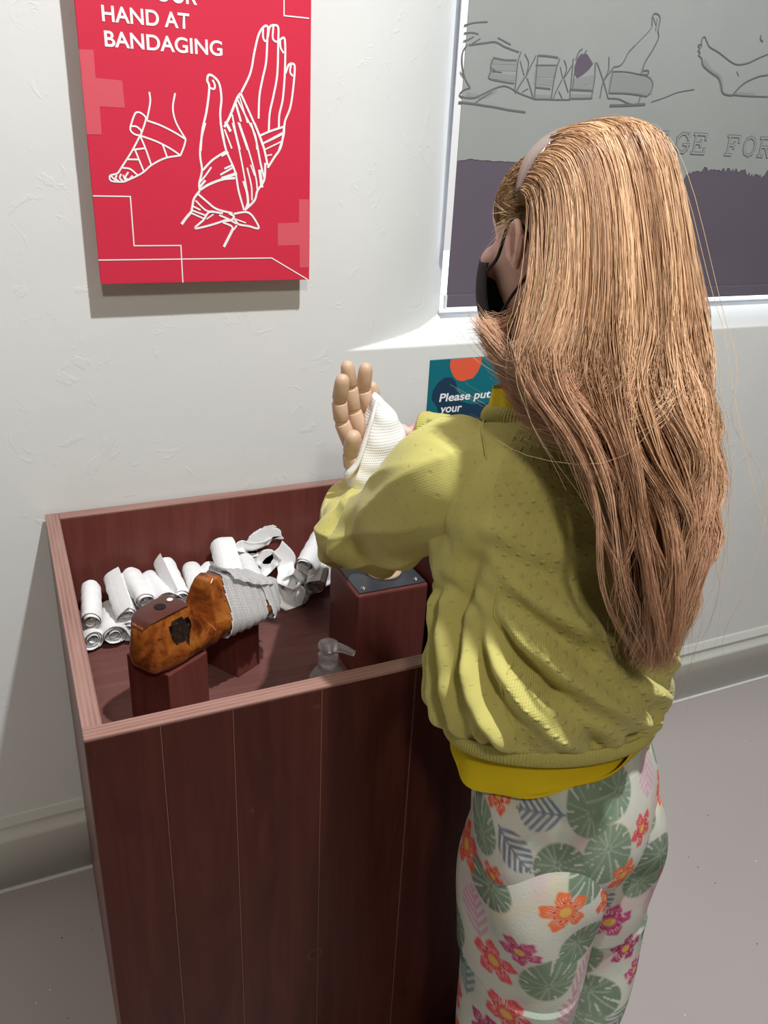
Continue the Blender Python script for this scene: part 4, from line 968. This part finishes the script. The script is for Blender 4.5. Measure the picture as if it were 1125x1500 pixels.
def pants_piece(rows, n, m, seed, fold):
    tab = cr(np.array(rows), n); th = np.linspace(0, 2 * PI, m, endpoint=False)       # rows: l, f, z, a, b
    c = BO + tab[:, :1] * BL + tab[:, 1:2] * BF + tab[:, 2:3] * UP
    V = c[:, None] + np.cos(th)[None, :, None] * tab[:, 3][:, None, None] * BL - np.sin(th)[None, :, None] * tab[:, 4][:, None, None] * BF
    per = 2 * PI * tab[:, 3].mean(); uu = np.ones((n, 1)) * (th / (2 * PI) * per)[None]; vv = tab[:, 2][:, None] * np.ones((1, m))
    d = V - c[:, None]; d /= np.linalg.norm(d, axis=2, keepdims=True)
    V = V + d * fold(tab[:, 2][:, None], th[None])[..., None]
    return grid_mesh('t', V, closed_u=True, col=floral(uu, vv, per, seed))
def legfold(ph):
    def f(z, th):
        return .0030 * np.sin(3 * th + 9 * z + ph) + .0045 * np.sin(2 * th - 14 * z + 2 * ph) * (z < .5) + .0035 * np.sin(38 * z + 2.2 * np.sin(th + ph)) * ss_(.62 - z, 0, .3) * (.5 + .5 * np.cos(th - 1.0)) + .004 * np.exp(-((z - .60) / .05)**2) * np.sin(4 * th + 20 * z)
    return f
lg = lambda s: [(s * .050, -.040, .735, .040, .056), (s * .056, -.043, .69, .064, .080), (s * .060, -.046, .64, .0735, .088), (s * .0615, -.048, .58, .0745, .086), (s * .062, -.053, .46, .071, .080), (s * .063, -.063, .34, .068, .076), (s * .064, -.068, .2, .065, .071), (s * .064, -.056, .10, .056, .062), (s * .064, -.056, .075, .052, .058)]
tp = [pants_piece(lg(1), 500, 320, 31, legfold(.3)), pants_piece(lg(-1), 360, 220, 47, legfold(2.1)),
      pants_piece([(0, -.006, .88, .088, .072), (0, -.012, .82, .100, .080), (0, -.024, .77, .115, .089), (0, -.034, .72, .129, .095), (0, -.042, .665, .130, .092), (0, -.046, .630, .116, .078)], 130, 460, 63, lambda z, th: .0015 * np.sin(5 * th + 20 * z))]
trs = link('trousers', join_meshes('trousers', tp), M['print'], girl); trs['label'] = 'pale trousers printed with leaves and hibiscus flowers'
sm = [B(.154 - .02 * 0 + .003, .01, z) for z in (.72, .66)]
seam = np.array([B(.070 + .088 * math.cos(.15) + .001, .006 - .1 * math.sin(.15), z) for z in np.linspace(.70, .12, 8)])

# ---- shoes (below the frame)
for s in (1, -1):
    sh = link('shoe', join_meshes('shoe', [tube_mesh('a', [B(s * .064, -.095, .045), B(s * .066, -.045, .05), B(s * .070, .015, .042), B(s * .074, .09, .030)], [.030, .040, .040, .018], 20, 20, ell=.95)]), M['shoe'], girl)
    link('sole', tube_mesh('sole', [B(s * .064, -.10, .011), B(s * .066, -.045, .011), B(s * .070, .015, .011), B(s * .074, .10, .011)], [.028, .040, .042, .022], 20, 20, ell=.25), M['sole'], sh)

# ---- yellow T-shirt: visible at the neck and below the cardigan hem
def torso_grid(rows, n, m, kf, kl, hem=None, fold=None, sq=None):
    tab = cr(np.array(rows), n); th = np.linspace(0, 2 * PI, m, endpoint=False)       # rows: z, f, a, b
    z, f, a, b = (tab[:, k][:, None] for k in range(4)); t = np.linspace(0, 1, n)[:, None]
    ct, st = np.cos(th)[None], np.sin(th)[None]
    e = 1.0 if sq is None else sq(t)
    cl_ = np.sign(ct) * np.abs(ct) ** e; sl_ = np.sign(st) * np.abs(st) ** e
    l = a * cl_; ff = -b * sl_; g = np.zeros_like(l)
    if fold is not None: g = fold(z, th[None], t)
    rad = np.sqrt(l * l + ff * ff); l = l * (1 + g / rad); ff = ff * (1 + g / rad)
    zz = z - kf(t) * ff + kl(t) * l
    if hem is not None: zz = zz + hem(th[None], t)
    V = BO + l[..., None] * BL + (f + ff)[..., None] * BF + zz[..., None] * UP
    tu = np.linspace(0, 2 * PI, m + 1); U = np.zeros((n, m + 1, 2)); U[..., 0] = tu[None] * .135; U[..., 1] = z
    return V, U
# cardigan torso folds: ridges that fan out from the left armpit
FOLD = [  # polyline (theta deg, z), amplitude, width
    ([(12, .985), (34, .93), (58, .875), (84, .825)], .012, .013), ([(8, .965), (22, .90), (40, .84), (56, .795)], .012, .012), ([(20, 1.0), (52, .955), (82, .915), (112, .875)], .009, .014),
    ([(2, .95), (6, .88), (18, .82), (28, .785)], .009, .010), ([(-14, .96), (-12, .88), (-8, .80)], .009, .011), ([(-32, .95), (-30, .87), (-26, .79)], .008, .011), ([(-52, .96), (-48, .86), (-46, .79)], .008, .012),
    ([(66, .90), (86, .862), (108, .84)], .009, .012), ([(98, .90), (118, .85), (128, .80)], .008, .013), ([(120, .95), (132, .88), (140, .81)], .007, .014), ([(44, .86), (66, .82), (78, .79)], .007, .010), ([(30, 1.04), (60, 1.02), (95, 1.0)], .004, .016)]
def tfold(z, th, t):
    R = .135; g = np.zeros(np.broadcast(z, th).shape); deg = (np.degrees(th) + 180) % 360 - 180
    for pl_, A, w in FOLD:
        q = cr(np.array([(math.radians(d_) * R, z_) for d_, z_ in pl_]), 64); X = np.radians(deg) * R + 0 * z; Z = z + 0 * th
        best = np.full(g.shape, 9.0); fade = np.zeros(g.shape)
        for k, (x, y_) in enumerate(q):
            d = np.hypot(X - x, Z - y_); m_ = d < best; best = np.where(m_, d, best); fade = np.where(m_, k / 63, fade)
        g += A * np.exp(-(best / w)**2) * (.55 + .45 * np.sin(PI * fade)) - .42 * A * np.exp(-((best - 1.9 * w) / (w * .9))**2)
    g += .0035 * np.sin(th * 17 + 3 * np.sin(th * 3)) * np.exp(-((z - .805) / .022)**2) + .0025 * np.sin(5 * th + 30 * z) + .0018 * fbm(np.stack([np.radians(deg) * R + 0 * z, z + 0 * th], -1), 5, 90, 2)
    return 1.5 * g * ss_(z, .785, .805) * (1 - .6 * ss_(z, 1.04, 1.10))
kf = lambda t: .32 - .05 * t
kl = lambda t: .24 * (1 - t) ** 1.5
crow = [(.792, .000, .134, .108), (.802, .000, .139, .113), (.825, .002, .149, .123), (.86, .008, .150, .123), (.91, .020, .143, .115), (.96, .034, .137, .106), (1.01, .048, .134, .100), (1.05, .058, .132, .094), (1.085, .064, .123, .083), (1.11, .068, .106, .072), (1.13, .070, .084, .062), (1.145, .071, .064, .054)]
Vc, Uc = torso_grid(crow, 240, 420, kf, kl, None, tfold, lambda t: 1 - .18 * ss_(t, .6, .9))
parts_ = [grid_mesh('t', Vc, closed_u=True, uv=Uc)]
def sleeve(path, seed, amp):
    tab = cr(path, 150); P = tab[:, :3]; r = tab[:, 3]; T_, N_, B_ = frames(P); th = np.linspace(0, 2 * PI, 140, endpoint=False); s = np.linspace(0, 1, 150)[:, None]
    bendw = np.exp(-((s - .52) / .14)**2)
    g = amp * (.0050 * np.sin(46 * s + 1.6 * np.sin(th + seed) + 2 * th) * bendw + .0045 * np.sin(20 * s + 2 * th + seed) * (1 - .5 * bendw) + .0035 * np.sin(3 * th + 9 * s * 2 + seed) + .0022 * np.sin(32 * s - th * 3 + 2 * seed) * ss_(s, .1, .4)) * ss_(s, 0, .12)
    g = g + amp * (.0050 * ((1 - np.abs(np.sin(2.0 * th + 3.2 * s + seed)))**2 - .3) * ss_(s, .06, .16) * (1 - ss_(s, .45, .62)) + 0.0028 * ((1 - np.abs(np.sin(21 * s + 1.3 * np.sin(th + 1 + seed))))**2 - .3) * np.exp(-((s - .50) / .12)**2) + .0032 * ((1 - np.abs(np.sin(3.0 * th - 8 * s + 2 * seed)))**2 - .3) * ss_(s, .1, .3))
    rr = r[:, None] + g
    V = P[:, None] + (np.cos(th)[None, :, None] * N_[:, None] + np.sin(th)[None, :, None] * B_[:, None]) * rr[..., None]
    V = V + .0016 * fbm(V, seed + 20, 60, 2)[..., None] * nrm([1, 1, 1])
    ln = np.concatenate([[0], np.cumsum(np.linalg.norm(np.diff(P, axis=0), axis=1))])
    U = np.zeros((150, 141, 2)); U[..., 0] = np.linspace(0, 2 * PI, 141)[None] * .05; U[..., 1] = ln[:, None]
    return grid_mesh('s', V, closed_u=True, uv=U), P, T_, N_, B_, r
mL = sleeve(larm, 1, 1.25); mR = sleeve(rarm, 2, .8)
tor = parts_[0]
cme = join_meshes('cardigan', [tor, mL[0], mR[0]])
cme.materials.append(M['knit']); cme.materials.append(M['knit_plain'])
card = link('cardigan', cme, None, girl); card['label'] = 'lime green knitted cardigan with raised dots across the back'
nt_ = 239 * 420
mi = np.zeros(len(cme.polygons), np.int32); mi[nt_:] = 1
mi[:nt_].reshape(239, 420)[:, :] = 0
# side panels below the arm are plain knit
thq = (np.arange(420) + .5) / 420 * 360; side_cols = (thq < 24) | (thq > 230)
mm = mi[:nt_].reshape(239, 420); mm[:, side_cols] = 1; mi[:nt_] = mm.ravel()
cme.polygons.foreach_set('material_index', mi)
# ribbed hem, neckband and cuffs as real ribs
def rib_ring(name, ringfn, rows, count, depth, parent, bulge=.003):
    m = count * 4; th = np.linspace(0, 2 * PI, m, endpoint=False); V = []
    for t in np.linspace(0, 1, rows):
        p, nrm_ = ringfn(t, th); V.append(p + nrm_ * (bulge * math.sin(PI * t) + depth * np.cos(th * count) * (math.sin(PI * min(max(t, .02), .98)) ** .4))[:, None])
    me = grid_mesh(name, np.array(V), closed_u=True); o = link(name, me, M['rib'], parent); sm = o.modifiers.new('thick', 'SOLIDIFY'); sm.thickness = .002; return o
def ring_at(row):
    def f(t, th):
        z_, f_, a_, b_ = row(t); k0 = kf(np.array(0.)); l = a_ * np.cos(th); ff = -b_ * np.sin(th)
        p = BO + l[:, None] * BL + (f_ + ff)[:, None] * BF + (z_ - k0 * ff + kl(np.array(0.)) * l)[:, None] * UP
        nn_ = np.cos(th)[:, None] * BL - np.sin(th)[:, None] * BF; return p, nn_
    return f
rib_ring('hem_ribbing', ring_at(lambda t: (.774 + .021 * t, 0, .1325 + .003 * t, .107 + .003 * t)), 9, 190, .0010, card, .003)
def neck_ring(t, th):
    a_ = .0645 - .010 * t; b_ = .0545 - .008 * t; l = a_ * np.cos(th); ff = -b_ * np.sin(th); z_ = 1.143 + .016 * t
    return BO + l[:, None] * BL + (.071 + .003 * t + ff)[:, None] * BF + (z_ - .27 * ff)[:, None] * UP, np.cos(th)[:, None] * BL - np.sin(th)[:, None] * BF
rib_ring('neck_ribbing', neck_ring, 8, 96, .0010, card, .003)
for (_, P, T_, N_, B_, r) in (mL, mR):
    def cuff(t, th, P=P, T_=T_, N_=N_, B_=B_, r=r):
        c = P[-4] + T_[-1] * (.016 * t); rad = r[-4] * (1.02 - .06 * t); nn_ = np.cos(th)[:, None] * N_[-1] + np.sin(th)[:, None] * B_[-1]; return c + nn_ * rad, nn_
    rib_ring('cuff_ribbing', cuff, 7, 48, .0009, card, .0015)
# sewn seams
def seam_tube(name, pts, r=.0012): return link(name, tube_mesh(name, pts, [r] * len(pts), 6, 60), M['rib'], card)
def on_torso(deg, z, off=.0):
    i = int(np.argmin(np.abs(cr(np.array(crow), 240)[:, 0] - z))); j = int(round((deg % 360) / 360 * 420)) % 420; p = Vc[i, j]; c = Vc[i].mean(0); return p + nrm(p - c) * off
seam_tube('side_seam', [on_torso(22 + 3 * math.sin(k), z, .0002) for k, z in enumerate(np.linspace(.80, .985, 14))], .0011)
Pq, Tq, Nq, Bq, rq = mL[1:]
ths = np.linspace(0, 2 * PI, 40); k0 = 13
seam_tube('armhole_seam', [Pq[k0] + (Nq[k0] * math.cos(t) + Bq[k0] * math.sin(t)) * (rq[k0] + .0026) for t in ths], .0008)

# T-shirt
tl_ = lambda th, t: (1 - ss_(t, 0, .16)) * (.040 * (1 - np.cos(th + .35)) + .003 * np.sin(3 * th))
Vt1, Ut1 = torso_grid([(.762, -.008, .131, .104), (.78, -.008, .126, .100), (.82, -.004, .114, .090), (.92, .02, .108, .082), (1.02, .048, .104, .074), (1.09, .062, .090, .062), (1.135, .069, .060, .051), (1.152, .072, .057, .049), (1.170, .074, .052, .0465), (1.176, .075, .0505, .0455), (1.170, .075, .049, .044)], 150, 200,
    lambda t: .05 + .22 * ss_(t, .1, .8), lambda t: 0 * t, tl_, lambda z, th, t: .0030 * np.sin(9 * th + 20 * z) * (1 - ss_(t, 0, .2)) + .0012 * np.sin(11 * th + 60 * z) * ss_(t, .6, .8))
link('t_shirt', grid_mesh('t_shirt', Vt1, closed_u=True), M['yellow'], girl)['label'] = 'yellow T-shirt showing at neck and hem'

# ---- face mask and straps
uu = np.linspace(-1.25, 1.25, 40); vv = np.linspace(-1, 1, 22)
mk = np.array([[Hd((.064 + .004 * math.cos(v * 1.5)) * math.sin(a), .030 + (.077 + .006 * math.cos(v * 1.2)) * math.cos(a) * (1 - .10 * v * v) + .006 * math.exp(-(a / .3)**2) * (v > -.2), -.058 + .046 * v * (1 - .30 * abs(math.sin(a))**2) + .006 * math.exp(-(a / .35)**2) * (v > 0)) for a in uu] for v in vv])
mo = link('face_mask', grid_mesh('face_mask', mk), M['mask'], girl); sm = mo.modifiers.new('thick', 'SOLIDIFY'); sm.thickness = .0015; sm.offset = 1
for s, k in ((1, -1), (-1, 0)):
    up_, lo_ = mk[-3, k], mk[2, k]
    link('ear_loop', tube_mesh('ear_loop', [up_, Hd(s * .070, .030, -.022), Hd(s * .076, .004, .004), Hd(s * .080, -.016, -.002), Hd(s * .078, -.022, -.022), Hd(s * .073, -.012, -.042), Hd(s * .068, .02, -.062), lo_], [.0017] * 8, 8, 60), M['mask'], mo)

# ---- hair: strands combed back from a headband and falling down the back
e1 = nrm(np.cross(nrm([*(HC - CAM)[:2], 0]), UP)); e2 = -nrm([*(HC - CAM)[:2], 0])           # image right, towards the viewer
CR = np.array([.081, .097, .071]); CC = Hd(0, -.016, .010)
def skull(al, be, grow=0.0):
    """al: 0 left ear, 90 top, 180 right ear; be: rotation about the ear axis, 0 up, + backwards"""
    ca, sa, cb, sb = np.cos(al), np.sin(al), np.cos(be), np.sin(be); r = CR + np.asarray(grow)[..., None]
    return CC + (ca * r[..., 0])[..., None] * HL + (-sa * sb * r[..., 1])[..., None] * HF + (sa * cb * r[..., 2])[..., None] * HU
ROWS = [  # left px, right px, py, distance, depth half-thickness
    (770, 1012, 345, .845, .100), (766, 1020, 385, .838, .098), (756, 1031, 430, .825, .094), (728, 1040, 490, .80, .086), (748, 1046, 550, .775, .075), (800, 1049, 615, .752, .064), (846, 1047, 690, .735, .052), (872, 1040, 765, .722, .045), (888, 1015, 840, .715, .038), (903, 990, 910, .715, .030), (920, 960, 968, .72, .016)]
rtab = []
for L_, R_, py, hd, b in ROWS:
    pL, pR = at(L_, py, hd=hd), at(R_, py, hd=hd); x0_, x1_ = (pL - CAM) @ e1, (pR - CAM) @ e1; a = (x1_ - x0_) / 1.60
    c = (pL + pR) / 2; c = c + e1 * (x1_ - a - (c - CAM) @ e1); rtab.append([*c, a, b])
rtab = np.array(rtab)
def strands_main(al, w, K, rg, clump):
    """al (n,) angle; w (n,) layer 0..1; returns (n, K, 3)"""
    n = len(al); t = np.linspace(0, 1, K); kh = int(K * .30)
    be0 = math.radians(9); be1 = math.radians(80)
    b0_ = np.where(np.abs(al - PI / 2) < math.radians(34), math.radians(0), be0); be = b0_[:, None] + (be1 - b0_)[:, None] * np.linspace(0, 1, kh)[None]
    over = (np.abs(al - PI / 2) < math.radians(34))[:, None]
    puff = .009 * np.exp(-((be - .70) / .40)**2) + .003 - .009 * (1 - ss_(be, .22, .34)) * ~over - .001 * over * (1 - ss_(be, .05, .3))
    Hpt = np.stack([skull(np.clip(al, .05, PI - .05), be[:, i], puff[:, i] - .014 * (1 - w) * ss_(be[:, i], 0, .3)) for i in range(kh)], 1)
    kr = K - kh; tr = np.linspace(0, 1, kr + 3)[3:]
    tab = cr(rtab, 200); idx = np.clip(tr * 199, 0, 199); i0 = idx.astype(int); i1 = np.minimum(i0 + 1, 199); fr = (idx - i0)[:, None]; tb = tab[i0] * (1 - fr) + tab[i1] * fr
    d = np.cos(al)[:, None] * HL[None] - np.sin(al)[:, None] * hf0[None]
    g = .80 + .20 * w
    pos = tb[None, :, :3] + e1 * ((d @ e1)[:, None] * tb[None, :, 3] * g[:, None])[..., None] + e2 * ((d @ e2)[:, None] * tb[None, :, 4] * g[:, None])[..., None]
    Pp = np.concatenate([Hpt, pos], 1)
    # ease the hand-over between skull and fall
    for _ in range(4):
        Pp[:, kh - 3:kh + 4] = (Pp[:, kh - 4:kh + 3] + Pp[:, kh - 3:kh + 4] * 2 + Pp[:, kh - 2:kh + 5]) / 4
    tt = np.linspace(0, 1, K)[None]; am = ss_(tt, .18, .75)
    ph = clump * 12.9898; f1 = 1.6 + .9 * np.sin(clump * 3.1)
    wav = (np.sin(2 * PI * (f1[:, None] * tt * 1.25) + ph[:, None]) * .0115 + np.sin(2 * PI * (f1[:, None] * 2.3 * tt) + 2.1 * ph[:, None]) * .0045) * am
    wav2 = np.sin(2 * PI * (f1[:, None] * tt * 1.1) + 1.7 * ph[:, None]) * .008 * am + .006 * np.sin(clump * 7.7)[:, None] * am
    jit = rg.normal(size=(n, 1)) * .0022 * (.4 + tt) + rg.normal(size=(n, 1)) * .002 * np.sin(2 * PI * (tt * (2 + rg.random((n, 1)) * 2) + rg.random((n, 1))))
    return Pp + e1 * (wav + jit)[..., None] + e2 * (wav2 + rg.normal(size=(n, 1)) * .0022 * am)[..., None]
hr = np.random.default_rng(11)
NS = 8600; K = 29
al = np.radians(hr.uniform(12, 190, NS)); w = hr.random(NS) ** .6
ncl = 48; cl = np.floor((al + .25) / (PI + .5) * ncl + hr.normal(size=NS) * .5); cc_ = (cl + .5) / ncl * (PI + .5) - .25
Ph = strands_main(al, w, K, hr, cl); Pc = strands_main(cc_, w, K, hr, cl)
tt = np.linspace(0, 1, K)[None, :, None]; cf = (.12 + .70 * ss_(tt, .35, 1.0))
Ph = Ph * (1 - cf) + Pc * cf
# ends of different length
le = 1 - hr.random(NS) ** 2 * .16 - .10 * np.abs(np.cos(al)) * hr.random(NS)
sf = (al < math.radians(44)) & (hr.random(NS) < .9); le = np.where(sf, .50 + .05 * (al - .2) / .56 + .16 * hr.random(NS), le)      # shorter layers over the left shoulder
def trim(P, le):
    n, K_ = P.shape[:2]; idx = np.linspace(0, 1, K_)[None] * le[:, None] * (K_ - 1); i0 = np.clip(idx.astype(int), 0, K_ - 2); fr = (idx - i0)[..., None]
    r_ = np.arange(n)[:, None]; return P[r_, i0] * (1 - fr) + P[r_, i0 + 1] * fr
Pfull = Ph.copy(); Ph = trim(Ph, le)
# layers over the left shoulder sweep forward and flick out
swp = (al > math.radians(22)) & (al < math.radians(96)) & (hr.random(NS) < .62)
ii_ = np.where(swp)[0]; q_ = (np.degrees(al[ii_]) - 22) / 70 + hr.normal(size=len(ii_)) * .08
EX = np.array([at(706 + 62 * q, 476 + 128 * max(q, 0) + hr.normal() * 9, hd=.790 - .045 * q) for q in q_])
tq_ = np.linspace(0, 1, K)[None]; t0_ = (.40 + .08 * q_)[:, None]; x_ = np.clip((tq_ - t0_) / .27, 0, 1.12); sw = ss_(x_, 0, 1.0) + np.maximum(x_ - 1, 0) * .6
Q_ = Pfull[ii_]; Ph[ii_] = Q_ * (1 - sw[..., None]) + EX[:, None] * sw[..., None] + e2 * (.016 * np.sin(PI * np.clip(sw, 0, 1)) * (.5 + .5 * w[ii_][:, None]))[..., None] + hr.normal(size=(len(ii_), 1, 3)) * .0035 * sw[..., None]
Ph[ii_] = trim(Ph[ii_], (t0_[:, 0] + .27 * (1.08 - .30 * hr.random(len(ii_)) ** 3)))
def guide_strands(guides, n, K_, seed, spread):
    rg = np.random.default_rng(seed); G_ = np.array([cr(np.array([at(a, b, hd=h) for a, b, h in g]), K_) for g in guides]); q = rg.random(n) * (len(guides) - 1); i = np.minimum(q.astype(int), len(guides) - 2); f = (q - i)[:, None, None]
    P = G_[i] * (1 - f) + G_[i + 1] * f; t_ = np.linspace(0, 1, K_)[None, :, None]
    off = rg.normal(size=(n, 1, 3)) * spread * (.5 + .7 * t_); ph = rg.random((n, 1, 3)) * 6.28
    return P + off + .0022 * np.sin(2 * PI * t_ * (1 + rg.random((n, 1, 1)) * 1.5) + ph) * t_
lock = guide_strands([
    [(792, 330, .858), (784, 395, .838), (776, 436, .818), (758, 464, .806), (730, 478, .798), (706, 474, .794)],
    [(812, 330, .835), (812, 400, .808), (800, 445, .790), (776, 476, .784), (744, 492, .786), (712, 500, .788)]], 700, K, 5, .0050); lock = trim(lock, 1 - .22 * np.random.default_rng(8).random(700) ** 2)
# front hair swept back under the band
nF = 1300; alF = np.radians(hr.uniform(4, 176, nF)); beA = np.radians(-72 - 4 * np.sin(alF) + hr.normal(size=nF) * 5 - 22 * (np.cos(alF))**4); bt = np.linspace(0, 1, 20)[None]
beF = beA[:, None] * (1 - bt) + math.radians(26) * bt
alW = alF[:, None] + .05 * np.sin(bt * 3 + alF[:, None] * 7); front = np.stack([skull(alW[:, k], beF[:, k], -.0085 + .006 * np.sin(PI * bt[0, k]) * hr.uniform(.5, 1.2, nF)) for k in range(20)], 1)
# short wisps at temple and around the ear
nW = 160; a0 = np.radians(hr.uniform(2, 16, nW)); b0 = np.radians(hr.uniform(-70, -10, nW)); st0 = skull(a0, b0, np.full(nW, -.012)); tq = np.linspace(0, 1, 20)[None, :, None]
wisp = st0[:, None] + tq * (HL * .012 + HF * .012 - HU * .02) * hr.uniform(.2, 1.1, (nW, 1, 1)) + hr.normal(size=(nW, 1, 3)) * .008 * tq**2
# flyaways
pick = hr.choice(NS, 200, replace=False); fly = Ph[pick] + np.cumsum(hr.normal(size=(200, K, 3)) * .0006, 1) + (Ph[pick] - Ph.mean((0, 1)))* (.10 * hr.random((200, 1, 1)) * np.linspace(0, 1, K)[None, :, None]**2) + hr.normal(size=(200, 1, 3)) * .016 * np.linspace(0, 1, K)[None, :, None]**1.5
# keep the hair outside the cardigan
bvh = BVHTree.FromPolygons([v.co[:] for v in card.data.vertices], [p.vertices[:] for p in card.data.polygons])
def push_out(P, margin):
    Q = P.reshape(-1, 3); sel = np.where(Q[:, 2] < 1.20)[0]
    for i in sel:
        loc, nn_, _, dist = bvh.find_nearest(Vector(Q[i]), .09)
        if loc is None: continue
        dv = Q[i] - np.array(loc); sgn = dv @ np.array(nn_)
        if sgn < margin: Q[i] = np.array(loc) + np.array(nn_) * margin * (1 + .5 * ((i * 7919) % 13) / 13)
    return Q.reshape(P.shape)
# cardigan normals must face outward for this test
def hair_mesh(name, groups):
    ms = []
    for P, r0, c0, c1, tipc, seed in groups:
        cm = np.sin(cl * 5.3)[:, None, None] * .30 if len(P) == NS else 0.0
        rg = np.random.default_rng(seed); n, K_ = P.shape[:2]; Tn = np.gradient(P, axis=1); Tn /= np.linalg.norm(Tn, axis=2, keepdims=True) + 1e-9
        N1 = np.cross(Tn, rg.normal(size=(n, 1, 3)) * .3 + e2); N1 /= np.linalg.norm(N1, axis=2, keepdims=True) + 1e-9; N2 = np.cross(Tn, N1)
        t_ = np.linspace(0, 1, K_); rad = r0 * rg.uniform(.7, 1.25, (n, 1)) * (1 - .75 * t_[None]**3); th = np.array([0, 2.094, 4.189]) + 0
        V = P[:, :, None] + (np.cos(th)[:, None] * N1[:, :, None] + np.sin(th)[:, None] * N2[:, :, None]) * rad[:, :, None, None]      # n,K,3sides,3
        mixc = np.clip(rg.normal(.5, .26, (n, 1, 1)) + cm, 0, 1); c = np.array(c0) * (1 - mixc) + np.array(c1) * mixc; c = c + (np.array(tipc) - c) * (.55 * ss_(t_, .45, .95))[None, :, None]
        c = np.repeat(np.broadcast_to(c, (n, K_, 3))[:, :, None], 3, 2)
        base = np.arange(n)[:, None, None] * (K_ * 3); k = np.arange(K_ - 1)[None, :, None] * 3; j = np.arange(3)[None, None]; j2 = (j + 1) % 3
        F = np.stack([base + k + j, base + k + j2, base + k + 3 + j2, base + k + 3 + j], -1).reshape(-1, 4)
        me = bpy.data.meshes.new('h'); me.vertices.add(n * K_ * 3); me.vertices.foreach_set('co', V.astype(np.float32).ravel()); me.loops.add(F.size); me.polygons.add(len(F))
        me.loops.foreach_set('vertex_index', F.astype(np.int32).ravel()); me.polygons.foreach_set('loop_start', np.arange(0, F.size, 4, dtype=np.int32))
        ca = me.color_attributes.new('print', 'FLOAT_COLOR', 'POINT'); buf = np.ones((n * K_ * 3, 4), np.float32); buf[:, :3] = c.reshape(-1, 3); ca.data.foreach_set('color', buf.ravel()); me.update(calc_edges=True); ms.append(me)
    return ms
c0, c1, ct_ = (.31, .145, .065), (.82, .53, .31), (.86, .51, .34)
Ph = push_out(Ph, .004); lock = push_out(lock, .004); fly = push_out(fly, .005)
groups = [(Ph, .00045, c0, c1, ct_, 1), (lock, .00040, c0, c1, ct_, 2), (front, .00048, (.28, .15, .065), (.68, .46, .26), (.6, .4, .2), 3), (wisp, .00030, (.5, .32, .16), (.7, .5, .3), (.7, .5, .3), 4), (fly, .00026, (.5, .32, .16), (.75, .55, .33), (.75, .5, .3), 6)]
# under-layer that closes the gaps between strands
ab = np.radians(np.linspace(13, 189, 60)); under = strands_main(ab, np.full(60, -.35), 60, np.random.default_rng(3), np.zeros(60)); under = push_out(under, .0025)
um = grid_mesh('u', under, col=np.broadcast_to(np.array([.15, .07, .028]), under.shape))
abF = np.linspace(.10, PI - .10, 50); capm = np.array([skull(abF, np.full(50, b_), np.full(50, -.0105)) for b_ in np.radians(np.linspace(-70, 95, 40))])
capm_ = grid_mesh('c', capm, col=np.broadcast_to(np.array([.20, .10, .042]), capm.shape))
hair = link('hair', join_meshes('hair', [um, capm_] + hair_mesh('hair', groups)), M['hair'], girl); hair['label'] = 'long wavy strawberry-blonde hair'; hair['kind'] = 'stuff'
# ---- headband
ba = np.radians(np.linspace(14, 166, 60)); bw_ = np.linspace(-1, 1, 9)
bd = np.array([skull(ba, math.radians(5) + .16 * k + 0 * ba, np.full(60, .0015 + .0022 * (1 - k * k))) for k in bw_])
bo = link('headband', grid_mesh('headband', bd), M['band'], girl); sm = bo.modifiers.new('thick', 'SOLIDIFY'); sm.thickness = .002; bo['label'] = 'satin rose-gold headband'
